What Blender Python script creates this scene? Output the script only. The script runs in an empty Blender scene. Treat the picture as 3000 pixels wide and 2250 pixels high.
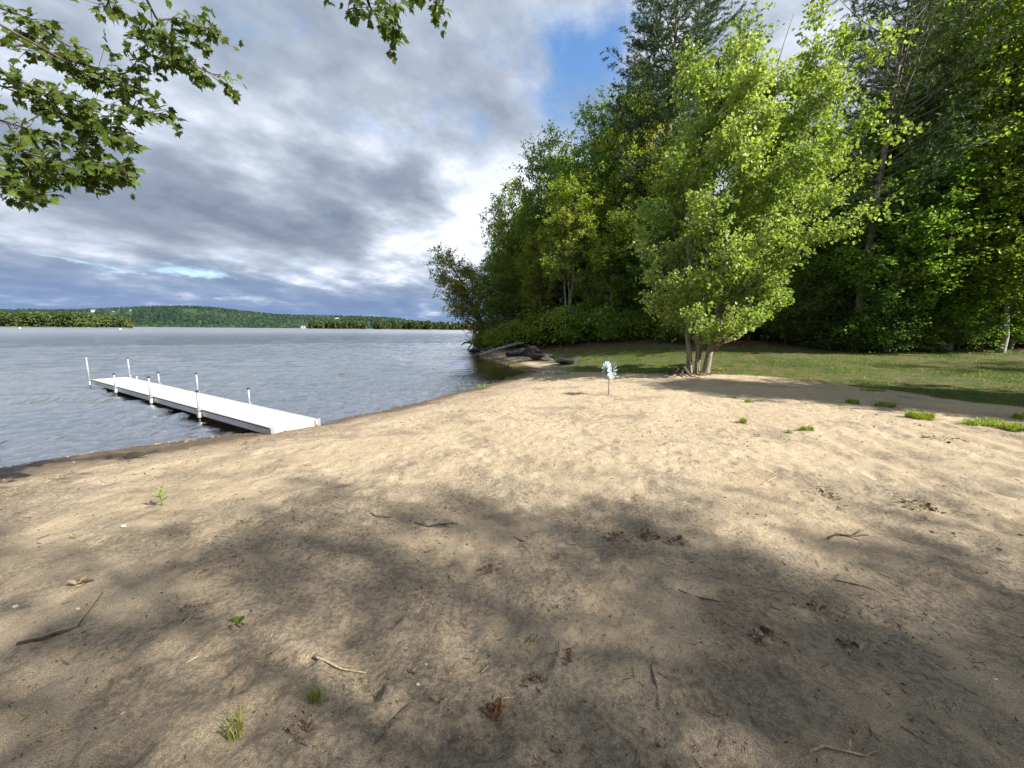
import bpy, bmesh, math, random
import numpy as np
from mathutils import Matrix, Vector

# ------------------------------------------------------------------ camera
F_PX, PITCH, ROLL, ZC = 1127.0, math.radians(8.05), math.radians(0.5), 1.6
SC = bpy.context.scene
COL = SC.collection
a_ = math.pi/2 - PITCH
RX = np.array([[1, 0, 0], [0, math.cos(a_), -math.sin(a_)], [0, math.sin(a_), math.cos(a_)]])
RZ = np.array([[math.cos(ROLL), -math.sin(ROLL), 0], [math.sin(ROLL), math.cos(ROLL), 0], [0, 0, 1]])
CM = RX @ RZ
cam_d = bpy.data.cameras.new('camera')
cam_d.sensor_width = 36.0
cam_d.lens = F_PX/3000*36.0
cam_d.clip_start, cam_d.clip_end = 0.05, 40000
cam = bpy.data.objects.new('camera', cam_d)
COL.objects.link(cam)
m4 = Matrix(CM.tolist()).to_4x4()
m4.translation = (0, 0, ZC)
cam.matrix_world = m4
SC.camera = cam

def ray(u, v):
    """direction of a photo pixel (3000 x 2250)"""
    return CM @ np.array([u-1500.0, -(v-1125.0), -F_PX])

def onz(u, v, z):
    d = ray(u, v)
    return d*((z-ZC)/d[2]) + np.array([0, 0, ZC])

def aty(u, v, y):
    d = ray(u, v)
    return d*(y/d[1]) + np.array([0, 0, ZC])

# ------------------------------------------------------------------ sun, exposure
SUN_EL, SUN_BACK = 37.0, 27.0           # elevation; degrees behind the camera's right-hand side
sun_dir = np.array([math.cos(math.radians(SUN_EL))*math.cos(math.radians(SUN_BACK)),
                    -math.cos(math.radians(SUN_EL))*math.sin(math.radians(SUN_BACK)),
                    math.sin(math.radians(SUN_EL))])
sl = bpy.data.lights.new('sun', 'SUN')
sl.energy, sl.angle, sl.color = 4.6, math.radians(0.53), (1.0, 0.945, 0.85)
sun = bpy.data.objects.new('sun', sl)
COL.objects.link(sun)
sun.rotation_euler = Vector((-sun_dir).tolist()).to_track_quat('-Z', 'Y').to_euler()
SC.view_settings.view_transform = 'Standard'
SC.view_settings.look = 'None'
SC.view_settings.exposure = 1.40
SC.view_settings.gamma = 1.0
SC.view_settings.use_curve_mapping = False
cy = SC.cycles
cy.max_bounces, cy.diffuse_bounces, cy.glossy_bounces = 6, 3, 3
cy.transmission_bounces, cy.transparent_max_bounces = 5, 8
cy.caustics_reflective = cy.caustics_refractive = False
cy.use_denoising = True
cy.sample_clamp_indirect = 4.0
cy.use_adaptive_sampling = True
cy.adaptive_threshold = 0.008

# ------------------------------------------------------------------ node helper
class NT:
    def __init__(s, tree):
        s.t = tree
        s.t.nodes.clear()
    def n(s, typ, **kw):
        nd = s.t.nodes.new(typ)
        for k, v in kw.items():
            if k.startswith('i_'):
                nd.inputs[k[2:].replace('_', ' ')].default_value = v
            else:
                setattr(nd, k, v)
        return nd
    def l(s, a, b):
        s.t.links.new(a, b)
    def put(s, sock, v):
        if isinstance(v, bpy.types.NodeSocket):
            s.l(v, sock)
        else:
            sock.default_value = v
    def m(s, op, a, b=0.0, c=0.0, clamp=False):
        nd = s.t.nodes.new('ShaderNodeMath')
        nd.operation, nd.use_clamp = op, clamp
        for i, v in enumerate((a, b, c)):
            s.put(nd.inputs[i], v)
        return nd.outputs[0]
    def mix(s, fac, a, b, blend='MIX'):
        nd = s.t.nodes.new('ShaderNodeMix')
        nd.data_type, nd.blend_type = 'RGBA', blend
        s.put(nd.inputs[0], fac)
        for i, v in ((6, a), (7, b)):
            if not isinstance(v, bpy.types.NodeSocket) and len(v) == 3:
                v = (*v, 1.0)
            s.put(nd.inputs[i], v)
        return nd.outputs[2]
    def ramp(s, fac, stops, interp='LINEAR'):
        nd = s.t.nodes.new('ShaderNodeValToRGB')
        cr = nd.color_ramp
        cr.interpolation = interp
        while len(cr.elements) < len(stops):
            cr.elements.new(0.5)
        for e, (p, c) in zip(cr.elements, stops):
            e.position = p
            e.color = (*c, 1.0) if len(c) == 3 else c
        s.put(nd.inputs[0], fac)
        return nd.outputs[0]
    def noise(s, vec, scale, detail=4.0, rough=0.5, dist=0.0, color=False):
        nd = s.t.nodes.new('ShaderNodeTexNoise')
        if vec is not None:
            s.l(vec, nd.inputs['Vector'])
        nd.inputs['Scale'].default_value = scale
        nd.inputs['Detail'].default_value = detail
        nd.inputs['Roughness'].default_value = rough
        nd.inputs['Distortion'].default_value = dist
        return nd.outputs['Color' if color else 'Fac']
    def sstep(s, v, lo, hi):
        nd = s.t.nodes.new('ShaderNodeMapRange')
        nd.interpolation_type = 'SMOOTHSTEP'
        s.put(nd.inputs['Value'], v)
        nd.inputs['From Min'].default_value, nd.inputs['From Max'].default_value = lo, hi
        return nd.outputs[0]
    def xyz(s, x, y, z):
        nd = s.t.nodes.new('ShaderNodeCombineXYZ')
        for i, v in enumerate((x, y, z)):
            s.put(nd.inputs[i], v)
        return nd.outputs[0]
    def attr(s, name, out='Fac'):
        return s.n('ShaderNodeAttribute', attribute_name=name).outputs[out]

# ------------------------------------------------------------------ world: sky with a broken cloud deck
world = bpy.data.worlds.new('World')
SC.world = world
world.use_nodes = True
w = NT(world.node_tree)
SKY = 0.10
sky = w.n('ShaderNodeTexSky', sky_type='NISHITA', sun_disc=False)
sky.sun_elevation = math.radians(SUN_EL)
sky.sun_rotation = math.radians(90 + SUN_BACK)
sky.ozone_density = 2.0
sky.dust_density = 0.6
tc = w.n('ShaderNodeTexCoord').outputs['Generated']
sp = w.n('ShaderNodeSeparateXYZ')
w.l(tc, sp.inputs[0])
dx, dy, dz = sp.outputs
zc = w.m('MAXIMUM', dz, 0.0)
den = w.m('ADD', zc, 0.22)
px_, py_ = w.m('DIVIDE', dx, den), w.m('DIVIDE', dy, den)
# deck coordinates turned and stretched along the wind
ca, sa = math.cos(math.radians(62)), math.sin(math.radians(62))
qa = w.m('ADD', w.m('MULTIPLY', px_, ca), w.m('MULTIPLY', py_, sa))
qb = w.m('SUBTRACT', w.m('MULTIPLY', py_, ca), w.m('MULTIPLY', px_, sa))
deck = w.xyz(w.m('MULTIPLY', qa, 1.0), w.m('MULTIPLY', qb, 1.05), 3.7)
big = w.noise(deck, 1.1, 3.0, 0.5, 0.0)
mid = w.noise(deck, 1.55, 9.0, 0.56, 0.0)
fine = w.noise(deck, 5.5, 8.0, 0.58, 0.0)
sh = w.n('ShaderNodeVectorMath', operation='ADD')
w.l(deck, sh.inputs[0])
sh.inputs[1].default_value = (0.05, -0.10, 0.0)
lit_side = w.m('SUBTRACT', w.noise(deck, 1.55, 6.0, 0.5, 0.0), w.noise(sh.outputs[0], 1.55, 6.0, 0.5, 0.0))
yf = w.m('MAXIMUM', dy, 0.05)
U_ = w.m('DIVIDE', dx, yf)
W_ = w.m('DIVIDE', dz, yf)
front = w.sstep(dy, 0.1, 0.35)
wob = w.m('MULTIPLY', w.m('SUBTRACT', mid, 0.5), 0.22)

def spot(u, v, su, sv, rot=0.0):
    """soft blob round a photo pixel, sizes in pixels"""
    d = ray(u, v)
    u0, w0 = d[0]/d[1], d[2]/d[1]
    c, s = math.cos(math.radians(rot)), math.sin(math.radians(rot))
    A = w.m('SUBTRACT', w.m('ADD', U_, wob), u0)
    B = w.m('SUBTRACT', w.m('ADD', W_, w.m('MULTIPLY', wob, 0.6)), w0)
    p = w.m('DIVIDE', w.m('ADD', w.m('MULTIPLY', A, c), w.m('MULTIPLY', B, s)), su/F_PX)
    q = w.m('DIVIDE', w.m('SUBTRACT', w.m('MULTIPLY', B, c), w.m('MULTIPLY', A, s)), sv/F_PX)
    r2 = w.m('ADD', w.m('MULTIPLY', p, p), w.m('MULTIPLY', q, q))
    return w.m('MULTIPLY', w.m('EXPONENT', w.m('MULTIPLY', r2, -1.0)), front)

val = w.m('ADD', w.m('MULTIPLY', big, 0.75), w.m('MULTIPLY', mid, 0.75))
val = w.m('ADD', val, w.m('MULTIPLY', w.m('SUBTRACT', fine, 0.18), 0.42))
val = w.m('ADD', val, w.m('MULTIPLY', lit_side, 0.75))
val = w.m('ADD', w.m('MULTIPLY', w.m('SUBTRACT', val, 0.88), 1.30), 0.44)
for (u, v, su, sv, rot, k) in [
        (620, 640, 520, 130, -8, -0.17), (1000, 620, 260, 120, -12, -0.16), (1470, 380, 130, 70, 0, -0.16),
        (1250, 180, 330, 120, -15, -0.12), (330, 470, 300, 90, -10, -0.05),
        (1330, 660, 170, 150, 0, 0.42), (1180, 720, 150, 70, -20, 0.24), (1500, 520, 140, 130, 0, 0.32),
        (880, 400, 380, 45, -12, 0.12), (150, 330, 330, 90, -10, 0.10), (1500, 140, 220, 120, 0, 0.14),
        (1750, 60, 300, 90, 0, 0.10), (300, 720, 420, 30, -8, 0.12), (130, 880, 160, 12, -3, 0.22),
        (760, 775, 240, 28, -14, 0.20), (1030, 795, 200, 26, -8, 0.16)]:
    val = w.m('ADD', val, w.m('MULTIPLY', spot(u, v, su, sv, rot), k))
# distant deck near the horizon turns blue
val = w.m('SUBTRACT', val, w.m('MULTIPLY', w.m('SUBTRACT', 1.0, w.sstep(dz, 0.03, 0.22)), 0.13))
lowf = w.m('MULTIPLY', w.m('SUBTRACT', 1.0, w.sstep(dz, 0.01, 0.17)), w.sstep(w.m('SUBTRACT', 1.0, val), 0.20, 0.62))
cloud = w.ramp(val, [(0.0, (0.13, 0.160, 0.220)), (0.25, (0.185, 0.220, 0.28)), (0.46, (0.275, 0.315, 0.375)),
                     (0.64, (0.40, 0.44, 0.52)), (0.82, (0.60, 0.63, 0.70)), (1.0, (0.85, 0.86, 0.90))])
cloud = w.mix(w.m('MULTIPLY', lowf, 0.8), cloud, (0.105, 0.170, 0.32))
cl_scale = w.n('ShaderNodeVectorMath', operation='SCALE')
w.l(cloud, cl_scale.inputs[0])
cl_scale.inputs['Scale'].default_value = 0.70/SKY
# holes in the deck
hole = w.m('ADD', w.m('MULTIPLY', spot(1690, 205, 250, 145, 35), 0.66), w.m('MULTIPLY', spot(1580, 110, 190, 90, 0), 0.25))
for (u, v, su, sv, rot, k) in [(150, 740, 260, 13, -8, 0.38), (430, 784, 200, 17, -9, 0.40), (600, 806, 90, 13, -3, 0.42)]:
    hole = w.m('ADD', hole, w.m('MULTIPLY', spot(u, v, su, sv, rot), k))
hole = w.m('ADD', hole, w.m('MULTIPLY', w.m('SUBTRACT', w.noise(deck, 2.6, 9.0, 0.64, 0.3), 0.5), 1.9))
hmask = w.sstep(hole, 0.14, 0.80)
blue = w.n('ShaderNodeHueSaturation')
w.l(sky.outputs[0], blue.inputs['Color'])
blue.inputs['Saturation'].default_value = 1.15
blue.inputs['Value'].default_value = 1.0
skycol = w.mix(w.m('MULTIPLY', hmask, w.m('ADD', 0.55, w.m('MULTIPLY', w.sstep(dz, 0.1, 0.4), 0.45))), cl_scale.outputs[0], blue.outputs[0])
bg = w.n('ShaderNodeBackground')
w.l(skycol, bg.inputs['Color'])
bg.inputs['Strength'].default_value = SKY
wo = w.n('ShaderNodeOutputWorld')
w.l(bg.outputs[0], wo.inputs[0])

# ------------------------------------------------------------------ mesh helpers
RS = np.random.RandomState(7)

def new_obj(name, data, parent=None, loc=None, label=None, cat=None, group=None, kind=None):
    o = bpy.data.objects.new(name, data)
    COL.objects.link(o)
    if parent is not None:
        o.parent = parent
    if loc is not None:
        o.location = [float(c) for c in loc]
    for k, v in (('label', label), ('category', cat), ('group', group), ('kind', kind)):
        if v:
            o[k] = v
    return o

def mk_mesh(name, V, F, mat=None, smooth=False, attrs=None):
    """F: one (n,k) array or a list of them"""
    V = np.asarray(V, dtype=np.float32)
    Fl = F if isinstance(F, list) else [F]
    Fl = [np.asarray(f, dtype=np.int32) for f in Fl if len(f)]
    me = bpy.data.meshes.new(name)
    me.vertices.add(len(V))
    me.vertices.foreach_set('co', V.ravel())
    tot = sum(f.size for f in Fl)
    npoly = sum(len(f) for f in Fl)
    me.loops.add(tot)
    me.loops.foreach_set('vertex_index', np.concatenate([f.ravel() for f in Fl]))
    me.polygons.add(npoly)
    ls = np.concatenate([np.full(len(f), f.shape[1], dtype=np.int32) for f in Fl])
    me.polygons.foreach_set('loop_start', np.concatenate([[0], np.cumsum(ls)[:-1]]).astype(np.int32))
    me.polygons.foreach_set('use_smooth', np.full(npoly, smooth, dtype=bool))
    for k, v in (attrs or {}).items():
        at = me.attributes.new(k, 'FLOAT', 'POINT')
        at.data.foreach_set('value', np.asarray(v, dtype=np.float32))
    me.update(calc_edges=True)
    me.validate(verbose=False)
    if mat is not None:
        me.materials.append(mat)
    return me

class MB:
    """collects vertices and faces of one mesh"""
    def __init__(s):
        s.V, s.Q, s.T, s.A, s.n = [], [], [], [], 0
    def add(s, V, Q=None, T=None, tint=0.5):
        V = np.asarray(V, dtype=np.float32).reshape(-1, 3)
        if Q is not None and len(Q):
            s.Q.append(np.asarray(Q, dtype=np.int32) + s.n)
        if T is not None and len(T):
            s.T.append(np.asarray(T, dtype=np.int32) + s.n)
        s.V.append(V)
        s.A.append(np.broadcast_to(np.asarray(tint, dtype=np.float32), (len(V),)))
        s.n += len(V)
    def box(s, lo, hi, bev=0.0, M=None):
        bm = bmesh.new()
        bmesh.ops.create_cube(bm, size=1.0)
        for v in bm.verts:
            v.co = [lo[i] + (v.co[i]+0.5)*(hi[i]-lo[i]) for i in range(3)]
        if bev > 0:
            bmesh.ops.bevel(bm, geom=bm.edges[:], offset=bev, segments=1, affect='EDGES')
        s.bm(bm, M)
    def bm(s, bm, M=None):
        bmesh.ops.triangulate(bm, faces=bm.faces[:])
        bm.verts.index_update()
        V = np.array([v.co[:] for v in bm.verts])
        if M is not None:
            V = V @ np.asarray(M)[:3, :3].T + np.asarray(M)[:3, 3]
        s.add(V, T=[[v.index for v in f.verts] for f in bm.faces])
        bm.free()
    def tube(s, P, R, n=6, cap=True, tint=0.5, jitter=0.0):
        P = np.asarray(P, dtype=float)
        k = len(P)
        R = np.broadcast_to(np.asarray(R, dtype=float), (k,))
        T = np.gradient(P, axis=0)
        T /= np.linalg.norm(T, axis=1)[:, None] + 1e-9
        ref = np.where(np.abs(T[:, 2:3]) > 0.9, [[1.0, 0, 0]], [[0, 0, 1.0]])
        A = np.cross(T, ref)
        A /= np.linalg.norm(A, axis=1)[:, None] + 1e-9
        B = np.cross(T, A)
        th = np.arange(n)*2*np.pi/n
        rr = R[:, None]*(1 + (jitter*(RS.rand(k, n)-0.5) if jitter else np.zeros((k, n))))
        V = P[:, None, :] + rr[..., None]*(np.cos(th)[None, :, None]*A[:, None, :] + np.sin(th)[None, :, None]*B[:, None, :])
        i = np.arange(k-1)[:, None]*n
        j = np.arange(n)[None, :]
        j2 = (j+1) % n
        Q = np.stack([i+j, i+j2, i+n+j2, i+n+j], -1).reshape(-1, 4)
        V = V.reshape(-1, 3)
        Tn = []
        if cap:
            V = np.vstack([V, P[0], P[-1]])
            a, b = len(V)-2, len(V)-1
            for q in range(n):
                Tn.append([a, (q+1) % n, q])
                Tn.append([b, (k-1)*n+q, (k-1)*n+(q+1) % n])
        s.add(V, Q=Q, T=Tn, tint=tint)
    def leaves(s, C, D, N, S, tv, tf, tint):
        """template leaves: C base points, D axis, N face normal, S sizes"""
        C, D, N = (np.asarray(x, dtype=float) for x in (C, D, N))
        D = D/(np.linalg.norm(D, axis=1)[:, None]+1e-9)
        X = np.cross(D, N)
        X /= np.linalg.norm(X, axis=1)[:, None]+1e-9
        Z = np.cross(X, D)
        tv = np.asarray(tv, dtype=float)
        V = C[:, None, :] + S[:, None, None]*(tv[None, :, 0:1]*X[:, None, :] + tv[None, :, 1:2]*D[:, None, :] + tv[None, :, 2:3]*Z[:, None, :])
        k = len(tv)
        tf = np.asarray(tf)
        Fm = (np.arange(len(C))[:, None, None]*k + tf[None]).reshape(-1, tf.shape[1])
        kw = {'Q': Fm} if tf.shape[1] == 4 else {'T': Fm}
        s.add(V.reshape(-1, 3), tint=np.repeat(tint, k), **kw)
    def mesh(s, name, mat, smooth=False):
        F = []
        if s.Q:
            F.append(np.concatenate(s.Q))
        if s.T:
            F.append(np.concatenate(s.T))
        return mk_mesh(name, np.concatenate(s.V), F, mat, smooth, {'tint': np.concatenate(s.A)})
    def obj(s, name, mat, parent=None, smooth=False, loc=None, **kw):
        return new_obj(name, s.mesh(name, mat, smooth), parent, loc, **kw)

def copy_tree(o, parent=None):
    c = o.copy()
    COL.objects.link(c)
    c.parent = parent
    for ch in o.children:
        copy_tree(ch, c)
    return c

# value noise in numpy
TAB = np.random.RandomState(3).rand(256, 256).astype(np.float32)
def vnoise(x, y, sc=1.0, ox=0.0):
    x, y = np.asarray(x)*sc + ox + 91.3, np.asarray(y)*sc + ox*1.7 + 47.1
    xi, yi = np.floor(x).astype(int), np.floor(y).astype(int)
    fx, fy = x-xi, y-yi
    fx, fy = fx*fx*fx*(fx*(fx*6-15)+10), fy*fy*fy*(fy*(fy*6-15)+10)
    g = lambda i, j: TAB[(xi+i) & 255, (yi+j) & 255]
    return (g(0, 0)*(1-fx)+g(1, 0)*fx)*(1-fy) + (g(0, 1)*(1-fx)+g(1, 1)*fx)*fy - 0.5
def sst(x, a, b):
    t = np.clip((np.asarray(x, dtype=float)-a)/(b-a), 0, 1)
    return t*t*(3-2*t)

# ------------------------------------------------------------------ materials
def new_mat(name):
    m = bpy.data.materials.new(name)
    m.use_nodes = True
    return m, NT(m.node_tree)

def principled(t, col, rough=0.8, spec=0.3, bump=None, bstr=0.3, bdist=0.01, metal=0.0):
    p = t.n('ShaderNodeBsdfPrincipled')
    t.put(p.inputs['Base Color'], (*col, 1.0) if isinstance(col, tuple) and len(col) == 3 else col)
    t.put(p.inputs['Roughness'], rough)
    p.inputs['Specular IOR Level'].default_value = spec
    p.inputs['Metallic'].default_value = metal
    if bump is not None:
        b = t.n('ShaderNodeBump')
        b.inputs['Strength'].default_value = bstr
        b.inputs['Distance'].default_value = bdist
        t.l(bump, b.inputs['Height'])
        t.l(b.outputs[0], p.inputs['Normal'])
    return p.outputs[0]

def out(t, sh):
    o = t.n('ShaderNodeOutputMaterial')
    t.l(sh, o.inputs[0])

def leaf_mat(name, c0, c1, c2, trans=0.4, spec=0.25, rough=0.45, hue=0.02):
    m, t = new_mat(name)
    tint = t.attr('tint')
    oi = t.n('ShaderNodeObjectInfo').outputs['Random']
    col = t.ramp(tint, [(0.0, c0), (0.5, c1), (1.0, c2)])
    h = t.n('ShaderNodeHueSaturation')
    t.l(col, h.inputs['Color'])
    t.l(t.m('ADD', 0.5-hue, t.m('MULTIPLY', oi, 2*hue)), h.inputs['Hue'])
    t.l(t.m('ADD', 0.85, t.m('MULTIPLY', oi, 0.3)), h.inputs['Value'])
    p = principled(t, h.outputs[0], rough, spec)
    tr = t.n('ShaderNodeBsdfTranslucent')
    tcol = t.mix(1.0, h.outputs[0], (1.25, 1.15, 0.5), 'MULTIPLY')
    t.l(tcol, tr.inputs['Color'])
    mx = t.n('ShaderNodeMixShader')
    mx.inputs[0].default_value = trans
    t.l(p, mx.inputs[1])
    t.l(tr.outputs[0], mx.inputs[2])
    out(t, mx.outputs[0])
    return m

def bark_mat(name, c0, c1, scale=14.0, band=0.0):
    m, t = new_mat(name)
    co = t.n('ShaderNodeTexCoord').outputs['Object']
    mp = t.n('ShaderNodeMapping')
    t.l(co, mp.inputs[0])
    mp.inputs['Scale'].default_value = (1, 1, 0.22) if not band else (1, 1, 3.0)
    n = t.noise(mp.outputs[0], scale, 6.0, 0.65)
    n2 = t.noise(co, 2.2, 4.0, 0.6)
    f = t.sstep(t.m('ADD', t.m('MULTIPLY', n, 0.75), t.m('MULTIPLY', n2, 0.25)), 0.36, 0.64)
    out(t, principled(t, t.mix(f, c0, c1), 0.9, 0.15, n, 0.6, 0.02))
    return m

M = {}
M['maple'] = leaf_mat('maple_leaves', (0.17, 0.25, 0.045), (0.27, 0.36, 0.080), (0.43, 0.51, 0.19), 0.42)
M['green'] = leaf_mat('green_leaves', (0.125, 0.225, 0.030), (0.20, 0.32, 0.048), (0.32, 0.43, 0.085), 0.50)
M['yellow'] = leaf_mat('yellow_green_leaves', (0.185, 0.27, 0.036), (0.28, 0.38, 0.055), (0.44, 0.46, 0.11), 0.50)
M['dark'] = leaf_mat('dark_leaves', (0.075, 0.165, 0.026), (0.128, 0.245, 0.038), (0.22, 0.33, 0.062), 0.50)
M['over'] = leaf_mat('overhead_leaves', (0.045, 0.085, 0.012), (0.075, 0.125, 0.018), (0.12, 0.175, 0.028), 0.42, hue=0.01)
M['needle'] = leaf_mat('pine_needles', (0.045, 0.088, 0.042), (0.075, 0.130, 0.062), (0.125, 0.18, 0.095), 0.2, rough=0.6)
M['cedar'] = leaf_mat('cedar_needles', (0.018, 0.055, 0.016), (0.034, 0.085, 0.022), (0.06, 0.12, 0.035), 0.15, rough=0.6)
M['farwood'] = leaf_mat('far_wood', (0.040, 0.066, 0.022), (0.068, 0.100, 0.032), (0.11, 0.14, 0.05), 0.15, rough=0.9, spec=0.05, hue=0.0)
M['hillwood'] = leaf_mat('hill_wood', (0.016, 0.033, 0.025), (0.028, 0.050, 0.034), (0.050, 0.076, 0.047), 0.1, rough=0.9, spec=0.05, hue=0.0)
M['grass'] = leaf_mat('grass_blades', (0.062, 0.118, 0.018), (0.115, 0.195, 0.030), (0.24, 0.25, 0.078), 0.35)
M['tuft'] = leaf_mat('tuft_blades', (0.16, 0.27, 0.026), (0.27, 0.40, 0.045), (0.42, 0.46, 0.12), 0.4)
M['bark'] = bark_mat('grey_bark', (0.085, 0.070, 0.054), (0.25, 0.225, 0.185))
M['maplebark'] = bark_mat('maple_bark', (0.12, 0.105, 0.08), (0.34, 0.31, 0.25), 20.0)
M['darkbark'] = bark_mat('dark_bark', (0.045, 0.036, 0.028), (0.15, 0.125, 0.10))
M['birch'] = bark_mat('birch_bark', (0.13, 0.115, 0.095), (0.46, 0.44, 0.39), 7.0, 1.0)
M['pinebark'] = bark_mat('pine_bark', (0.10, 0.085, 0.07), (0.33, 0.30, 0.25), 9.0)
M['twig'] = bark_mat('twig_bark', (0.06, 0.042, 0.028), (0.20, 0.15, 0.10), 60.0)
M['paletwig'] = bark_mat('pale_twig', (0.28, 0.21, 0.12), (0.52, 0.43, 0.28), 60.0)
M['drift'] = bark_mat('driftwood', (0.17, 0.155, 0.135), (0.46, 0.43, 0.385), 16.0)

def simple_mat(name, c0, c1, scale, rough=0.8, spec=0.3, metal=0.0, bstr=0.2, bd=0.005, lo=0.35, hi=0.65):
    m, t = new_mat(name)
    co = t.n('ShaderNodeTexCoord').outputs['Object']
    n = t.noise(co, scale, 6.0, 0.6)
    out(t, principled(t, t.mix(t.sstep(n, lo, hi), c0, c1), rough, spec, n, bstr, bd, metal))
    return m
M['deck'] = simple_mat('white_deck_panel', (0.40, 0.41, 0.41), (0.46, 0.47, 0.47), 5.0, 0.55, 0.3)
M['rail'] = simple_mat('aluminium_rail', (0.42, 0.42, 0.43), (0.54, 0.54, 0.54), 12.0, 0.45, 0.5, 0.55, 0.05)
M['post'] = simple_mat('galvanised_post', (0.30, 0.31, 0.32), (0.39, 0.40, 0.40), 30.0, 0.4, 0.5, 0.35, 0.05)
M['legdark'] = simple_mat('wet_post', (0.05, 0.048, 0.045), (0.12, 0.115, 0.105), 30.0, 0.5)
M['cap'] = simple_mat('black_cap', (0.012, 0.012, 0.014), (0.02, 0.02, 0.022), 10.0, 0.4)
M['endplate'] = simple_mat('peeling_end_plate', (0.16, 0.14, 0.12), (0.46, 0.455, 0.44), 9.0, 0.7, 0.2, 0.0, 0.2, 0.005, 0.34, 0.42)
M['petal'] = simple_mat('pale_blue_petal', (0.27, 0.42, 0.47), (0.38, 0.53, 0.57), 14.0, 0.35, 0.4)
M['iron'] = simple_mat('dark_iron', (0.014, 0.012, 0.012), (0.035, 0.03, 0.028), 40.0, 0.5, 0.4)
M['rock'] = simple_mat('dark_boulder', (0.018, 0.017, 0.016), (0.070, 0.065, 0.060), 7.0, 0.9, 0.2, 0.0, 0.8, 0.03)
M['palerock'] = simple_mat('grey_slab', (0.08, 0.08, 0.07), (0.19, 0.18, 0.16), 9.0, 0.9, 0.2, 0.0, 0.6, 0.02)
M['pebble'] = simple_mat('pale_pebble', (0.5, 0.47, 0.42), (0.68, 0.65, 0.6), 30.0, 0.7)
M['white'] = simple_mat('white_paint', (0.75, 0.76, 0.77), (0.82, 0.82, 0.82), 3.0, 0.5)
M['clapboard'] = simple_mat('pale_clapboard', (0.40, 0.41, 0.42), (0.48, 0.49, 0.49), 3.0, 0.6)
M['roof'] = simple_mat('grey_roof', (0.16, 0.165, 0.17), (0.24, 0.24, 0.25), 1.0, 0.8)
M['pane'] = simple_mat('dark_pane', (0.03, 0.035, 0.04), (0.05, 0.055, 0.06), 1.0, 0.1, 0.5)
M['dryleaf'] = leaf_mat('dry_leaf', (0.10, 0.06, 0.035), (0.22, 0.145, 0.085), (0.40, 0.31, 0.21), 0.15, hue=0.0)
M['orangeleaf'] = leaf_mat('orange_leaf', (0.15, 0.065, 0.03), (0.24, 0.11, 0.05), (0.34, 0.2, 0.1), 0.15, hue=0.0)
M['litter'] = leaf_mat('sand_litter', (0.065, 0.046, 0.032), (0.16, 0.115, 0.075), (0.48, 0.40, 0.28), 0.0, spec=0.1, rough=0.9, hue=0.0)

# ------------------------------------------------------------------ ground
ZW = -0.57
SHORE = np.array([(-400, -900), (-60, -140), (-24, -40), (-14.5, -14), (-10.2, -2), (-8.9, 3.0), (-7.9, 5.65), (-7.1, 6.6), (-6.25, 7.2), (-5.6, 7.75),
                  (-4.3, 8.7), (-3.38, 10.2), (-2.25, 12.4), (-0.9, 15.2), (-0.05, 17.5), (0.75, 19.6), (0.55, 21.2), (-0.35, 24.2), (-1.6, 28.0),
                  (-2.8, 32.5), (-4.1, 37.0), (-4.9, 42.0), (-4.2, 47), (1, 56), (12, 70), (40, 100), (120, 160), (500, 330), (1200, 400), (1200, -900)], dtype=float)

def shore_d(x, y):
    """signed distance to the waterline, positive on land"""
    x, y = np.asarray(x, dtype=float), np.asarray(y, dtype=float)
    best = np.full(x.shape, 1e9)
    ins = np.zeros(x.shape, dtype=bool)
    n = len(SHORE)
    for i in range(n):
        ax, ay = SHORE[i]
        bx, by = SHORE[(i+1) % n]
        ex, ey = bx-ax, by-ay
        t = np.clip(((x-ax)*ex + (y-ay)*ey)/(ex*ex+ey*ey), 0, 1)
        best = np.minimum(best, np.hypot(x-ax-t*ex, y-ay-t*ey))
        c = ((ay > y) != (by > y))
        with np.errstate(divide='ignore', invalid='ignore'):
            xi = ax + (y-ay)*ex/(ey if ey != 0 else 1e-9)
        ins ^= c & (x < xi)
    return np.where(ins, best, -best)

LAWN = np.array([(1.2, 20.5), (2.2, 17.6), (4.2, 15.6), (6.6, 14.35), (8.4, 13.6), (9.8, 12.2), (10.4, 10.4), (10.9, 8.4), (11.6, 6.0), (13.5, 2.0), (16, -6), (20, -30)], dtype=float)
def lawn_d(x, y):
    """signed distance past the sand / lawn edge, positive on the lawn side"""
    x, y = np.asarray(x, dtype=float), np.asarray(y, dtype=float)
    best = np.full(x.shape, 1e9)
    sgn = np.ones(x.shape)
    for i in range(len(LAWN)-1):
        (ax, ay), (bx, by) = LAWN[i], LAWN[i+1]
        ex, ey = bx-ax, by-ay
        t = np.clip(((x-ax)*ex + (y-ay)*ey)/(ex*ex+ey*ey), 0, 1)
        d = np.hypot(x-ax-t*ex, y-ay-t*ey)
        s = ex*(y-ay) - ey*(x-ax)
        m = d < best
        best = np.where(m, d, best)
        sgn = np.where(m, np.where(s > 0, 1.0, -1.0), sgn)
    return best*sgn

# forest edge (left to right): the wood lies beyond it
EDGE_X = np.array([-6, -4, -1, 2, 5, 9, 14, 20, 27, 34, 45])
EDGE_Y = np.array([41, 37.5, 32.5, 28, 25.0, 23.0, 21.5, 20.0, 18.5, 14.5, 6.0])
def wood_d(x, y):
    return np.asarray(y, dtype=float) - np.interp(x, EDGE_X, EDGE_Y)

DIMP = []
_r = np.random.RandomState(11)
for _ in range(2600):
    yy = 1.0 + 10.5*_r.rand()**1.1
    xx = (_r.rand()*2-1)*(2.0 + yy*1.25)
    DIMP.append((xx, yy, 0.035 + 0.065*_r.rand(), (0.25 + 0.75*_r.rand())*0.013*(1 if _r.rand() < 0.75 else -0.6)))

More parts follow.
